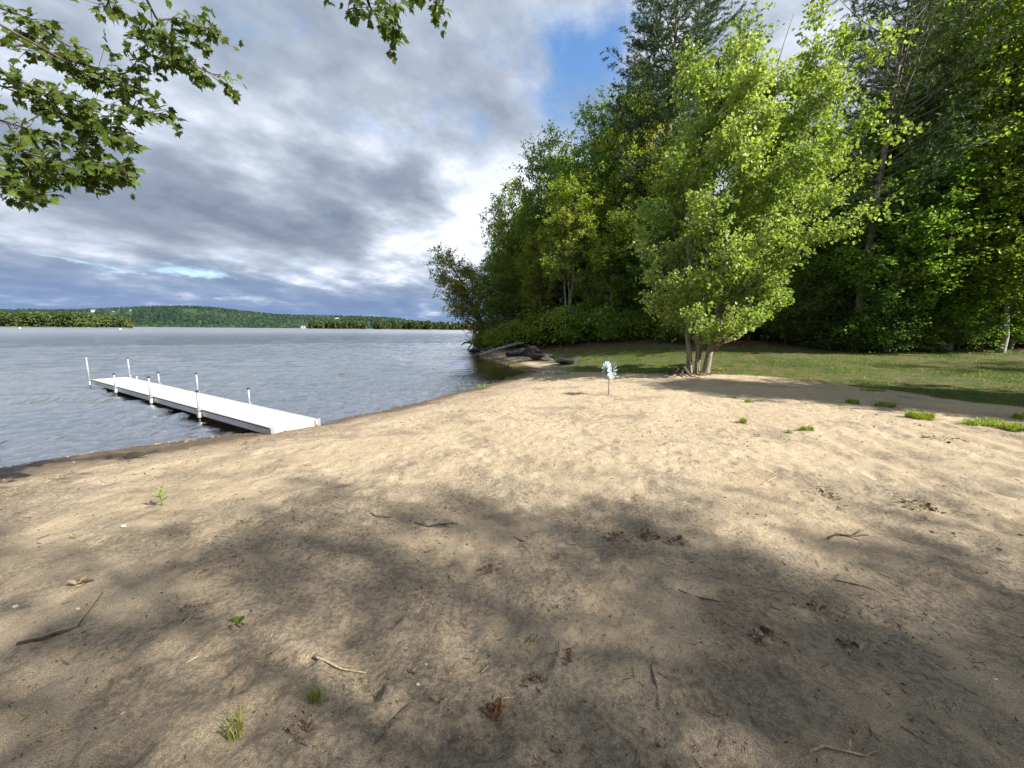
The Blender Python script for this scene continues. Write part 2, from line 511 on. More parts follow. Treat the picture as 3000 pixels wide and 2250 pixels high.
def ground_z(x, y, fine=True):
    x, y = np.asarray(x, dtype=float), np.asarray(y, dtype=float)
    d = shore_d(x, y)
    dw = d + 0.5*vnoise(x, y, 0.35, 5) * sst(np.abs(d), 0.0, 2.0) + 0.12*vnoise(x, y, 1.7, 9)
    z = ZW + np.where(dw > 0, 0.57*np.tanh(np.maximum(dw, 0)/5.2) + 0.03*sst(dw, 0, 0.5), np.maximum(-4.0, 0.12*dw - 0.02*np.minimum(0, dw+8)**2*0.3))
    s1 = (x-8.5)*0.35 + (y-12.5)*0.94
    wd = wood_d(x, y)
    land = sst(d, 0.5, 11.0)
    rise = 0.074*np.maximum(s1, 0) + 0.035*np.clip(wd, 0, 40) + 0.075*np.clip(wd, 0, 26)*sst(x, 4, 22)
    rise = np.minimum(rise, 9.0)
    z = z + rise*land*(sst(y, 5, 13))
    far = np.clip(np.hypot(x, y)/60, 0, 1)
    z = z + (0.05*vnoise(x, y, 0.28, 1) + 0.035*vnoise(x, y, 0.8, 2))*sst(d, 0.2, 4.0)
    if fine:
        near = sst(d, 0.1, 1.5)*(1-sst(np.hypot(x, y), 18, 30))*(1-0.6*sst(lawn_d(x, y), -0.2, 0.3))
        z = z + near*(0.026*vnoise(x, y, 1.3, 3) + 0.018*vnoise(x, y, 4.2, 4) + 0.012*vnoise(x, y, 9.0, 6) + 0.006*vnoise(x, y, 21.0, 7))
        # raked wheel ruts on the right-hand sand
        rm = sst(x, 3.2, 5.2)*(1-sst(x, 8.5, 10))*sst(y, 1.2, 2.2)*(1-sst(y, 5.8, 7.5))
        ph = x - 0.10*(y-3.0)**2*0.45 + 0.45*vnoise(x, y, 0.45, 8)
        z = z + rm*near*0.020*np.sin(2*np.pi*ph/0.47)*(0.6+0.8*(vnoise(x, y, 0.7, 12)+0.5))
    return z

def gz(x, y):
    return float(ground_z(np.array([x]), np.array([y]))[0])

def place(u, y):
    """ground point in photo column u at depth y"""
    z = 0.0
    for _ in range(4):
        v = 1125.0
        d0, d1 = ray(u, 900), ray(u, 1100)
        # pick the row where the ray at depth y meets height z
        h0, h1 = ZC + d0[2]/d0[1]*y, ZC + d1[2]/d1[1]*y
        v = 900 + (z-h0)/(h1-h0)*200
        p = aty(u, v, y)
        z = gz(p[0], p[1])
    return np.array([p[0], p[1], z])

def on_ground(u, v):
    """where the ray through a photo pixel meets the ground"""
    z = 0.0
    for _ in range(12):
        p = onz(u, v, z)
        z = 0.5*z + 0.5*gz(p[0], p[1])
    return np.array([p[0], p[1], gz(p[0], p[1])])

def build_ground():
    rr = np.concatenate([np.array([0.02, 0.3, 0.6]), np.geomspace(0.85, 14, 400), np.geomspace(14, 70, 141)[1:], np.geomspace(70, 9000, 40)[1:]])
    front_a = np.radians(np.linspace(-63, 63, 790))
    back_a = np.radians(np.linspace(63, 297, 100))[1:-1]
    th = np.concatenate([front_a, back_a])
    x = rr[:, None]*np.sin(th)[None]
    y = rr[:, None]*np.cos(th)[None]
    z = ground_z(x, y)
    # heel and foot dents
    dz = np.zeros_like(z)
    for (cx, cy_, r, dep) in DIMP:
        d0 = math.hypot(cx, cy_)
        i0, i1 = np.searchsorted(rr, [d0-3*r, d0+3*r])
        a0 = math.atan2(cx, cy_)
        if abs(a0) > 1.05:
            continue
        w_ = 3*r/d0
        j0, j1 = np.searchsorted(front_a, [a0-w_, a0+w_])
        if i1 <= i0 or j1 <= j0:
            continue
        q = ((x[i0:i1, j0:j1]-cx)**2 + (y[i0:i1, j0:j1]-cy_)**2)/(r*r)
        dz[i0:i1, j0:j1] += -dep*np.exp(-q)*1.5 + 0.6*dep*np.exp(-(np.sqrt(q)-1.6)**2*4)
    d = shore_d(x, y)
    ld = lawn_d(x, y)
    z += dz*sst(d, 0.3, 1.0)*(1-sst(ld, -0.3, 0.2))
    wd = wood_d(x, y)
    jag = 0.5*vnoise(x, y, 0.9, 21) + 0.35*vnoise(x, y, 2.7, 22) + 0.2*vnoise(x, y, 7, 23)
    lawn = sst(ld + jag*0.6, -0.08, 0.22)*sst(d, 1.0, 3.0)
    lit = sst(wd + jag*2.0 - 1.6*(1-sst(x, 8, 14)), -1.2, 0.8)*sst(d, 1.0, 3.0)
    dl = d*(0.55 + 0.45*sst(x, -6.5, -3.0))
    wet = 1 - sst(dl + 0.7*jag, 0.45, 1.35)
    drift = np.exp(-((dl-1.45-0.8*vnoise(x, y, 0.6, 31))/0.6)**2)*sst(vnoise(x, y, 1.3, 33), -0.4, 0.2)*(0.45+0.55*(1-sst(x, -6, -1)))
    mottle = sst(vnoise(x, y, 1.1, 41) + 0.7*vnoise(x, y, 3.0, 42) + 0.5*vnoise(x, y, 8.0, 43) + 0.50*(1-sst(y + 0.10*x, 2.8, 5.6)) - 0.16, -0.15, 0.50)  # grey-brown mottle for the sand colour, denser towards the camera
    nR, nT = x.shape
    V = np.stack([x, y, z], -1).reshape(-1, 3)
    i = np.arange(nR-1)[:, None]*nT
    j = np.arange(nT)[None]
    j2 = (j+1) % nT
    Q = np.stack([i+j, i+j2, i+nT+j2, i+nT+j], -1).reshape(-1, 4)[:, ::-1]
    m, t = new_mat('ground_sand_lawn')
    pos = t.n('ShaderNodeNewGeometry').outputs['Position']
    n_big = t.noise(pos, 0.9, 5.0, 0.6)
    n_mid = t.noise(pos, 6.0, 6.0, 0.65)
    n_gr = t.noise(pos, 210.0, 3.0, 0.75)
    n_gr2 = t.noise(pos, 34.0, 5.0, 0.7)
    sand = t.mix(t.sstep(n_big, 0.3, 0.7), (0.425, 0.340, 0.240), (0.485, 0.400, 0.290))
    sand = t.mix(t.m('MULTIPLY', t.sstep(n_mid, 0.52, 0.72), 0.45), sand, (0.26, 0.185, 0.115))
    sand = t.mix(t.sstep(n_gr, 0.34, 0.66), t.mix(1.0, sand, (0.50, 0.48, 0.46), 'MULTIPLY'), t.mix(1.0, sand, (1.30, 1.30, 1.28), 'MULTIPLY'))
    sand = t.mix(t.m('MULTIPLY', t.sstep(n_gr2, 0.56, 0.70), 0.55), sand, (0.20, 0.145, 0.095))
    sand = t.mix(t.m('MULTIPLY', t.attr('mottle'), t.m('ADD', 0.30, t.m('MULTIPLY', t.sstep(n_gr2, 0.42, 0.60), 0.50))), sand, (0.160, 0.134, 0.102))
    vor = t.n('ShaderNodeTexVoronoi')
    t.l(pos, vor.inputs['Vector'])
    vor.inputs['Scale'].default_value = 75.0
    spk = t.m('MULTIPLY', t.m('LESS_THAN', vor.outputs['Distance'], 0.20), t.m('GREATER_THAN', t.noise(pos, 23.0, 1.0), 0.56))
    sand = t.mix(t.m('MULTIPLY', spk, 0.8), sand, (0.085, 0.06, 0.042))
    vor2 = t.n('ShaderNodeTexVoronoi')
    t.l(pos, vor2.inputs['Vector'])
    vor2.inputs['Scale'].default_value = 48.0
    spk2 = t.m('MULTIPLY', t.m('LESS_THAN', vor2.outputs['Distance'], 0.14), t.m('GREATER_THAN', t.noise(pos, 17.0, 1.0), 0.57))
    sand = t.mix(t.m('MULTIPLY', spk2, 0.7), sand, (0.56, 0.48, 0.36))
    wetc = t.mix(t.sstep(n_mid, 0.35, 0.65), (0.085, 0.062, 0.040), (0.15, 0.11, 0.07))
    col = t.mix(t.m('MULTIPLY', t.attr('drift'), t.m('MULTIPLY', t.sstep(n_gr2, 0.35, 0.6), 0.85)), sand, (0.075, 0.052, 0.034))
    col = t.mix(t.attr('wet'), col, wetc)
    soil = t.mix(t.sstep(t.noise(pos, 2.6, 6.0, 0.65), 0.38, 0.62), (0.070, 0.105, 0.024), (0.150, 0.125, 0.056))
    soil = t.mix(t.sstep(n_gr2, 0.35, 0.65), t.mix(1.0, soil, (0.6, 0.6, 0.6), 'MULTIPLY'), soil)
    col = t.mix(t.attr('lawn'), col, soil)
    duff = t.mix(t.sstep(n_gr2, 0.38, 0.62), (0.040, 0.025, 0.014), (0.135, 0.080, 0.042))
    col = t.mix(t.attr('litter'), col, duff)
    bh = t.m('ADD', t.m('ADD', t.m('MULTIPLY', n_gr2, 1.0), t.m('MULTIPLY', t.noise(pos, 11.0, 3.0, 0.5), 1.1)), t.m('MULTIPLY', n_gr, 0.35))
    rgh = t.m('SUBTRACT', 0.95, t.m('MULTIPLY', t.attr('wet'), 0.45))
    out(t, principled(t, col, rgh, 0.15, bh, 0.9, 0.026))
    me = mk_mesh('ground', V, Q, m, True, {'lawn': lawn.ravel(), 'litter': lit.ravel(), 'wet': wet.ravel(), 'drift': drift.ravel(), 'mottle': mottle.ravel()})
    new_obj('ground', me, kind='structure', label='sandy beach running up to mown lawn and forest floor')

build_ground()

# ------------------------------------------------------------------ lake
def build_lake():
    rr = np.concatenate([np.geomspace(3.5, 60, 420), np.geomspace(60, 16000, 90)[1:]])
    th = np.radians(np.concatenate([np.linspace(-64, 20, 620), np.linspace(20, 66, 60)[1:], np.linspace(66, 296, 70)[1:-1]]))
    x = rr[:, None]*np.sin(th)[None]
    y = rr[:, None]*np.cos(th)[None]
    R = np.hypot(x, y)
    z = np.full_like(x, ZW)
    rs = np.random.RandomState(5)
    sd = shore_d(x, y)
    calm = 0.16 + 0.84*sst(-sd, 0.3, 7.0)
    cove = 1 - 0.88*(1-sst(np.hypot((x+0.2)/1.0, (y-24)/1.7), 3.0, 7.0))
    calm = calm*cove
    for k in range(34):
        lam = 0.22*1.095**k
        ang = math.radians(-62 + rs.randn()*20)
        kx, ky = math.cos(ang)*2*np.pi/lam, math.sin(ang)*2*np.pi/lam
        amp = 0.0100*lam**0.60*(0.6+0.8*rs.rand())
        res = R*0.0068*2.6
        cal = calm if lam > 0.9 else cove*(0.55 + 0.45*sst(-sd, 0.2, 3.0))
        if lam < 0.9:
            amp *= 1.15
        z += amp*cal*sst(lam/res, 0.8, 2.0)*np.sin(kx*x+ky*y+rs.rand()*6.28 + 1.2*vnoise(x, y, 0.25/lam**0.5, k))*(0.55+1.1*(vnoise(x, y, 0.35/lam**0.6, 50+k)+0.5))
    nR, nT = x.shape
    V = np.stack([x, y, z], -1).reshape(-1, 3)
    i = np.arange(nR-1)[:, None]*nT
    j = np.arange(nT)[None]
    j2 = (j+1) % nT
    Q = np.stack([i+j, i+j2, i+nT+j2, i+nT+j], -1)
    # leave out faces that lie well under dry land
    keep = ~((sd[:-1] > 3.0) & (sd[1:] > 3.0))
    Q = Q[keep][:, ::-1]
    m, t = new_mat('lake_water')
    pos = t.n('ShaderNodeNewGeometry').outputs['Position']
    mp = t.n('ShaderNodeMapping')
    t.l(pos, mp.inputs[0])
    mp.inputs['Rotation'].default_value = (0, 0, math.radians(62))
    mp.inputs['Scale'].default_value = (1.0, 0.32, 1.0)
    b1 = t.noise(mp.outputs[0], 9.0, 5.0, 0.65, 0.6)
    b2 = t.noise(mp.outputs[0], 1.6, 3.0, 0.55, 0.5)
    b3 = t.noise(mp.outputs[0], 0.16, 3.0, 0.5, 0.3)
    h = t.m('ADD', t.m('MULTIPLY', b1, 0.17), t.m('ADD', t.m('MULTIPLY', b2, 0.40), t.m('MULTIPLY', b3, 0.6)))
    bp = t.n('ShaderNodeBump')
    bp.inputs['Strength'].default_value = 0.55
    bp.inputs['Distance'].default_value = 0.55
    t.l(t.m('MULTIPLY', h, t.attr('ripple')), bp.inputs['Height'])
    gl = t.n('ShaderNodeBsdfGlossy')
    t.l(t.attr('rough'), gl.inputs['Roughness'])
    gl.inputs['Color'].default_value = (0.98, 0.99, 1.0, 1)
    t.l(bp.outputs[0], gl.inputs['Normal'])
    tr = t.n('ShaderNodeBsdfTransparent')
    tr.inputs['Color'].default_value = (0.55, 0.46, 0.30, 1)
    df = t.n('ShaderNodeBsdfDiffuse')
    df.inputs['Color'].default_value = (0.045, 0.048, 0.040, 1)
    body = t.n('ShaderNodeMixShader')
    t.l(t.attr('deep'), body.inputs[0])
    t.l(tr.outputs[0], body.inputs[1])
    t.l(df.outputs[0], body.inputs[2])
    fr = t.n('ShaderNodeFresnel')
    fr.inputs['IOR'].default_value = 1.333
    t.l(bp.outputs[0], fr.inputs['Normal'])
    mx = t.n('ShaderNodeMixShader')
    t.l(t.m('MULTIPLY', fr.outputs[0], 0.74), mx.inputs[0])   # wave troughs hide part of the sky
    t.l(body.outputs[0], mx.inputs[1])
    t.l(gl.outputs[0], mx.inputs[2])
    out(t, mx.outputs[0])
    deep = sst(-sd, 0.6, 9.0)
    me = mk_mesh('lake_water', V, Q, m, True, {'ripple': cove.ravel(), 'deep': deep.ravel(), 'rough': (0.02 + 0.06*sst(-sd, 5, 25) + 0.20*sst(-sd, 20, 200)).ravel()})
    new_obj('lake_water', me, kind='structure', label='rippled grey blue lake reflecting the clouds')

build_lake()

# ------------------------------------------------------------------ far shores
def dome_lumps(mb, P, R, Hh, tint, rs):
    """rough tree-crown domes, 7 sides"""
    n = 7
    th = np.arange(n)*2*np.pi/n
    ring = [(1.0, 0.0), (0.92, 0.45), (0.55, 0.85)]
    tv = [(r*math.cos(a), r*math.sin(a), z) for (r, z) in ring for a in th] + [(0, 0, 1.0)]
    tv = np.array(tv)
    Q = [(k*n+i, k*n+(i+1) % n, (k+1)*n+(i+1) % n, (k+1)*n+i) for k in range(2) for i in range(n)]
    T = [(2*n+i, 2*n+(i+1) % n, 3*n) for i in range(n)]
    N = len(P)
    V = np.repeat(tv[None], N, 0)*np.stack([R, R, Hh], -1)[:, None, :]
    V *= 1 + 0.42*(rs.rand(N, len(tv), 1)-0.5)
    V += P[:, None, :]
    off = np.arange(N)[:, None, None]*len(tv)
    mb.add(V.reshape(-1, 3), Q=(np.array(Q)[None]+off).reshape(-1, 4), T=(np.array(T)[None]+off).reshape(-1, 3), tint=np.repeat(tint, len(tv)))

def hdir(u):
    d = ray(u, 960)
    return d[0]/d[1]

HILL_U = [-500, -200, 100, 230, 280, 350, 420, 480, 540, 600, 690, 700, 800, 870, 930, 1020, 1100, 1160, 1215, 1260, 1300, 1420, 1700, 2300]
HILL_V = [912, 908, 909, 909, 906, 905, 901, 900, 899.5, 901, 909, 911, 921, 924, 925.5, 927, 929, 932, 940, 945, 949.5, 955, 961, 968]
def hill_z(u, y):
    """height of the wooded hill beyond the lake, photo column u, depth y"""
    s = (y-1500)/800.0
    v = np.interp(u, HILL_U, HILL_V) + 2.0
    hor = 965.6 + (np.asarray(u)-1500)*0.00873
    ridge = ZC + (hor-v)/F_PX*2300*1.02 - 9
    prof = np.where(s < 1, np.sin(np.clip(s, -0.2, 1)*np.pi/2), 1-0.5*(s-1))
    return ZW + (ridge-ZW)*prof

def build_hill():
    us = np.linspace(-500, 2300, 140)
    ys = np.concatenate([[1440, 1480], np.linspace(1500, 2300, 16), [2500, 3000]])
    Ug, Yg = np.meshgrid(us, ys)
    dirs = np.array([hdir(u) for u in us])
    X = dirs[None]*Yg
    Z = hill_z(Ug, Yg)
    nR, nT = X.shape
    i = np.arange(nR-1)[:, None]*nT
    j = np.arange(nT-1)[None]
    Q = np.stack([i+j, i+j+1, i+nT+j+1, i+nT+j], -1).reshape(-1, 4)
    m, t = new_mat('hill_soil')
    out(t, principled(t, t.mix(t.noise(t.n('ShaderNodeNewGeometry').outputs['Position'], 0.02, 5.0), (0.03, 0.06, 0.03), (0.05, 0.09, 0.035)), 0.95, 0.05))
    new_obj('hill', mk_mesh('hill', np.stack([X, Yg, Z], -1).reshape(-1, 3), Q, m, True), kind='structure', label='long low wooded hill across the lake')
    rs = np.random.RandomState(21)
    N = 15000
    u = rs.uniform(-480, 1800, N)
    y = 1495 + 830*rs.rand(N)**0.9
    z = hill_z(u, y)
    x = np.array([hdir(a) for a in u])*y
    R = rs.uniform(5, 9.5, N)
    for hu, hy, hw in ((274, 1960, 15), (332, 1950, 10), (351, 2000, 10), (385, 1960, 11), (563, 2030, 24), (988, 2000, 14), (888, 1488, 12)):
        R = np.where((np.abs(u-hu) < hw) & (y > hy-230) & (y < hy+14), 1.2, R)
    patch = vnoise(x, y, 0.006, 3) + vnoise(x, y, 0.02, 4)
    mb = MB()
    dome_lumps(mb, np.stack([x, y, z-2], -1), R, R*rs.uniform(0.9, 1.9, N)*(0.55+0.45*sst(y, 1495, 1600)), np.clip(0.45 + 0.45*patch + 0.22*rs.randn(N), 0, 1), rs)
    mb.obj('hill_woodland', M['hillwood'], kind='stuff', label='dense green woodland covering the far hill', cat='woodland')

build_hill()

def far_wood(name, label, u0, u1, ydep, thick, htree, ntree, card, conif, seed, prof=None):
    """belt of trees along a far shore on a low bank"""
    rs = np.random.RandomState(seed)
    # low bank
    us = np.linspace(u0-6, u1+4, 30)
    mbk = MB()
    D = np.array([hdir(u) for u in us])
    rows = []
    for (yy, zz) in ((ydep-3, ZW-0.6), (ydep, ZW+0.5), (ydep+thick*0.6, ZW+1.5), (ydep+thick*1.3, ZW-0.6)):
        e = sst(us, u0-6, u0+14)*(1-sst(us, u1-14, u1+4))
        rows.append(np.stack([D*yy, np.full(len(us), yy), ZW-0.6+(zz-ZW+0.6)*np.maximum(e, 0.02)], -1))
    V = np.stack(rows)
    i = np.arange(3)[:, None]*len(us)
    j = np.arange(len(us)-1)[None]
    Q = np.stack([i+j, i+j+1, i+len(us)+j+1, i+len(us)+j], -1).reshape(-1, 4)
    bank = mk_mesh('shore_bank', V.reshape(-1, 3), Q, M['palerock'], True)
    new_obj('shore_bank', bank, kind='structure', label='low bank under ' + label.split(' of ')[-1])
    mb = MB()
    u = rs.uniform(u0, u1, ntree)
    y = ydep + 2 + thick*rs.rand(ntree)
    H = htree*rs.uniform(0.55, 1.12, ntree)*(0.4 + 0.6*np.interp(u, *prof) if prof else 1.0)
    tone = np.clip(0.45 + 0.3*rs.randn(ntree), 0, 1)
    C, S, T, N_ = [], [], [], []
    for k in range(ntree):
        x0 = hdir(u[k])*y[k]
        n = 130
        hh = rs.rand(n)
        if conif and rs.rand() < 0.75:
            rad = (1-hh)*0.22*H[k] + 0.3
            hh = 0.08 + 0.92*hh
        else:
            rad = 0.30*H[k]*np.sqrt(np.clip(1-((hh-0.5)/0.55)**2, 0.05, 1))*(0.7+0.5*rs.rand(n))
        a = rs.rand(n)*6.283
        rr = rad*np.sqrt(rs.rand(n))
        p = np.stack([x0+rr*np.cos(a), y[k]+rr*np.sin(a), ZW+0.6+hh*H[k]], -1)
        C.append(p)
        S.append(card*rs.uniform(0.6, 1.3, n))
        T.append(np.clip(tone[k] + 0.18*rs.randn(n), 0, 1))
        nn = rs.randn(n, 3)
        nn[:, 2] = np.abs(nn[:, 2])+0.5
        N_.append(nn)
    C, S, T, N_ = np.concatenate(C), np.concatenate(S), np.concatenate(T), np.concatenate(N_)
    Dr = rs.randn(len(C), 3)
    mb.leaves(C, Dr, N_, S, [(-0.5, -0.5, 0), (0.5, -0.4, 0.1), (0.45, 0.5, 0), (-0.4, 0.5, 0.1)], [(0, 1, 2, 3)], T)
    mb.obj(name, M['farwood'], kind='stuff', label=label, cat='woodland')

far_wood('shore_woodland', 'nearer wooded shore on the left edge of the lake', -420, 392, 430, 30, 15.5, 330, 1.5, False, 31,
         ([-420, 250, 330, 380, 392], [1, 1, 0.75, 0.45, 0.2]))
far_wood('island_woodland', 'low dark wooded islet left of the gap before the hill', 905, 1072, 900, 40, 17, 130, 2.2, True, 32)
far_wood('spit_woodland', 'low dark wooded spit right of the gap reaching the point', 1095, 1480, 880, 50, 18, 260, 2.2, True, 33)

def house(u, v, y, wd, dp, ht, label, rot=0.0, roofm='roof'):
    """little house on the hill: walls, gabled roof, door, windows"""
    p = aty(u, v, y)
    zg = float(hill_z(np.array([u]), np.array([y]))[0])
    base = min(zg, p[2])
    o = new_obj('house', None, loc=(p[0], p[1], base), label=label, cat='house', group='houses on the far hill')
    o.rotation_euler.z = rot
    up = p[2]-base + 3.0
    mb = MB(); mb.box((-wd/2, -dp/2, -1.0), (wd/2, dp/2, up+ht)); mb.obj('wall', M['clapboard'], o)
    e = 0.5
    V = [(-wd/2-e, -dp/2-e, up+ht-0.1), (wd/2+e, -dp/2-e, up+ht-0.1), (wd/2+e, dp/2+e, up+ht-0.1), (-wd/2-e, dp/2+e, up+ht-0.1), (-wd/2-e, 0, up+ht+dp*0.35), (wd/2+e, 0, up+ht+dp*0.35)]
    mb = MB(); mb.add(V, Q=[(0, 1, 5, 4), (2, 3, 4, 5), (3, 2, 1, 0)], T=[(0, 4, 3), (1, 2, 5)]); mb.obj('roof', M[roofm], o)
    nw = max(2, int(wd/3.5))
    for k in range(nw):
        cx = -wd/2 + (k+0.5)*wd/nw
        mb = MB(); mb.box((cx-0.6, -dp/2-0.08, up+ht-2.2), (cx+0.6, -dp/2+0.02, up+ht-0.8)); mb.obj('window', M['pane'], o)
    mb = MB(); mb.box((-0.5+wd*0.18, -dp/2-0.1, up+ht-4.6), (0.6+wd*0.18, -dp/2+0.02, up+ht-2.5)); mb.obj('door', M['roof'], o)

house(274, 914, 1960, 15, 9, 6, 'leftmost white house on the hill above the wooded shore', 0.3)
house(332, 917, 1950, 8, 7, 4, 'tiny white cottage between two houses on the hill', 0.1)
house(351, 914.5, 2000, 10, 7, 5, 'small white house near the hilltop, left of the tall white one', -0.2)
house(385, 916, 1960, 9, 8, 9, 'tall narrow white house on the hill crest', 0.2)
house(563, 919, 2030, 34, 10, 5, 'long low white building in a clearing below the hilltop', 0.0, 'clapboard')
house(988, 937, 2000, 16, 9, 4, 'pale house half hidden in trees on the right slope', 0.2, 'clapboard')
house(888, 960.5, 1488, 14, 8, 3, 'white boathouse at the water edge under the hill', 0.1)

def buoy(u, y, label):
    p = aty(u, 960, y)
    o = new_obj('mooring_buoy', None, loc=(p[0], p[1], ZW), label=label, cat='buoy', group='white buoys on the lake')
    mb = MB()
    prof = [(0.02, -0.35), (0.32, -0.28), (0.5, 0.0), (0.52, 0.12), (0.45, 0.42), (0.28, 0.62), (0.10, 0.70), (0.02, 0.71)]
    n = 14
    V = np.array([(r*math.cos(q*2*math.pi/n), r*math.sin(q*2*math.pi/n), z) for (r, z) in prof for q in range(n)])
    Q = [(k*n+q, k*n+(q+1) % n, (k+1)*n+(q+1) % n, (k+1)*n+q) for k in range(len(prof)-1) for q in range(n)]
    mb.add(V, Q=Q); mb.obj('float', M['white'], o, True)
    mb = MB(); mb.tube([(0, 0, 0.68), (0, 0, 0.82)], 0.04, 8); mb.obj('ring', M['rail'], o)
buoy(58, 265, 'white mooring buoy nearest the left edge of the lake')
buoy(352, 255, 'white mooring buoy off the end of the wooded shore')

# ------------------------------------------------------------------ dock
def build_dock():
    A = np.array([-4.57, 7.10])          # near left corner of the deck
    ax = np.array([-10.52, 6.53]); L = np.linalg.norm(ax); ax = ax/L
    wx = np.array([-ax[1]*-1, ax[0]*-1]); wx = np.array([ax[1], -ax[0]])
    if wx[0] < 0: wx = -wx
    W, ZD, SEC = 0.98, -0.30, 4
    SL = L/SEC
    root = new_obj('dock', None, loc=(A[0], A[1], ZW), label='white sectional dock on posts reaching from the sand into the lake', cat='dock')
    Mx = np.eye(4); Mx[:2, 0] = ax; Mx[:2, 1] = wx; Mx[2, 3] = ZD-ZW
    B = lambda mb, lo, hi, bev=0.004: mb.box(lo, hi, bev, Mx)
    for k in range(SEC):
        x0, x1 = k*SL, (k+1)*SL
        mb = MB(); B(mb, (x0+0.008, 0.036, -0.03), (x1-0.008, W-0.036, 0.0), 0.004)
        pn = mb.obj('deck_panel', M['deck'], root)
        mb = MB()
        for r in range(1, 10):            # shallow anti-slip ribs across the panel
            xx = x0 + SL*r/10
            B(mb, (xx-0.010, 0.05, -0.004), (xx+0.010, W-0.05, 0.0018), 0.0)
        mb.obj('tread_rib', M['deck'], pn)
        for (y0, y1) in ((0.0, 0.033), (W-0.033, W)):
            mb = MB(); B(mb, (x0+0.003, y0, -0.145), (x1-0.003, y1, 0.004)); rl = mb.obj('side_rail', M['rail'], root)
            mb = MB(); s_ = -0.006 if y0 == 0 else W+0.0; B(mb, (x0+0.006, s_, -0.020), (x1-0.006, s_+0.006, 0.006), 0.0); mb.obj('rail_lip', M['iron'], rl)
        for xx in (x0+0.06, x0+SL/2, x1-0.1):
            mb = MB(); B(mb, (xx, 0.034, -0.13), (xx+0.05, W-0.034, -0.035)); mb.obj('cross_beam', M['rail'], root)
    mb = MB(); B(mb, (-0.012, 0.05, -0.15), (0.002, W-0.05, -0.006)); mb.obj('end_plate', M['endplate'], root)
    for y0 in (-0.008, W-0.062):
        mb = MB(); B(mb, (-0.018, y0, -0.155), (0.06, y0+0.07, 0.008)); mb.obj('corner_bracket', M['post'], root)
    mb = MB(); B(mb, (L-0.002, 0.0, -0.14), (L+0.02, W, 0.003)); mb.obj('end_plate', M['rail'], root)
    hl = [0.44, 0.546, 0.417, 0.774]
    hr = [0.373, 0.554, 0.367, 0.724]
    for k in range(SEC):
        xx = (k+1)*SL - (0.0 if k < 3 else 0.10)
        for side, h in ((0, hl[k]), (1, hr[k])):
            yy = -0.040 if side == 0 else W+0.040
            c = np.array([A[0], A[1]]) + ax*xx + wx*yy
            bed = gz(c[0], c[1]) - ZD
            lp = lambda z: (Mx[:3, :3] @ np.array([xx, yy, z])) + Mx[:3, 3]
            mb = MB(); mb.tube([lp(-0.21), lp(h)], 0.023, 12); pst = mb.obj('post', M['post'], root, True)
            mb = MB(); mb.tube([lp(min(bed, -0.4)-0.15), lp(-0.205)], 0.020, 10); mb.obj('post_foot', M['legdark'], pst, True)
            if not (k == 3 and side == 0):
                mb = MB(); mb.tube([lp(h-0.02), lp(h+0.012)], 0.034, 12); mb.obj('post_cap', M['cap'], pst, True)
            else:
                mb = MB(); mb.tube([lp(h), lp(h+0.012)], 0.030, 12); mb.obj('post_cap', M['white'], pst, True)
            y0, y1 = (-0.075, -0.006) if side == 0 else (W+0.006, W+0.075)
            mb = MB(); B(mb, (xx-0.045, y0, -0.175), (xx+0.045, y1, -0.05)); mb.obj('post_bracket', M['rail'], root)
            mb = MB(); B(mb, (xx-0.05, y0, -0.012), (xx+0.05, y1, 0.010)); mb.obj('post_collar', M['post'], root)
    for xx in (L-0.22, L-0.95):
        mb = MB(); B(mb, (xx, W+0.004, -0.05), (xx+0.06, W+0.045, 0.09)); mb.obj('cleat', M['rail'], root)
build_dock()

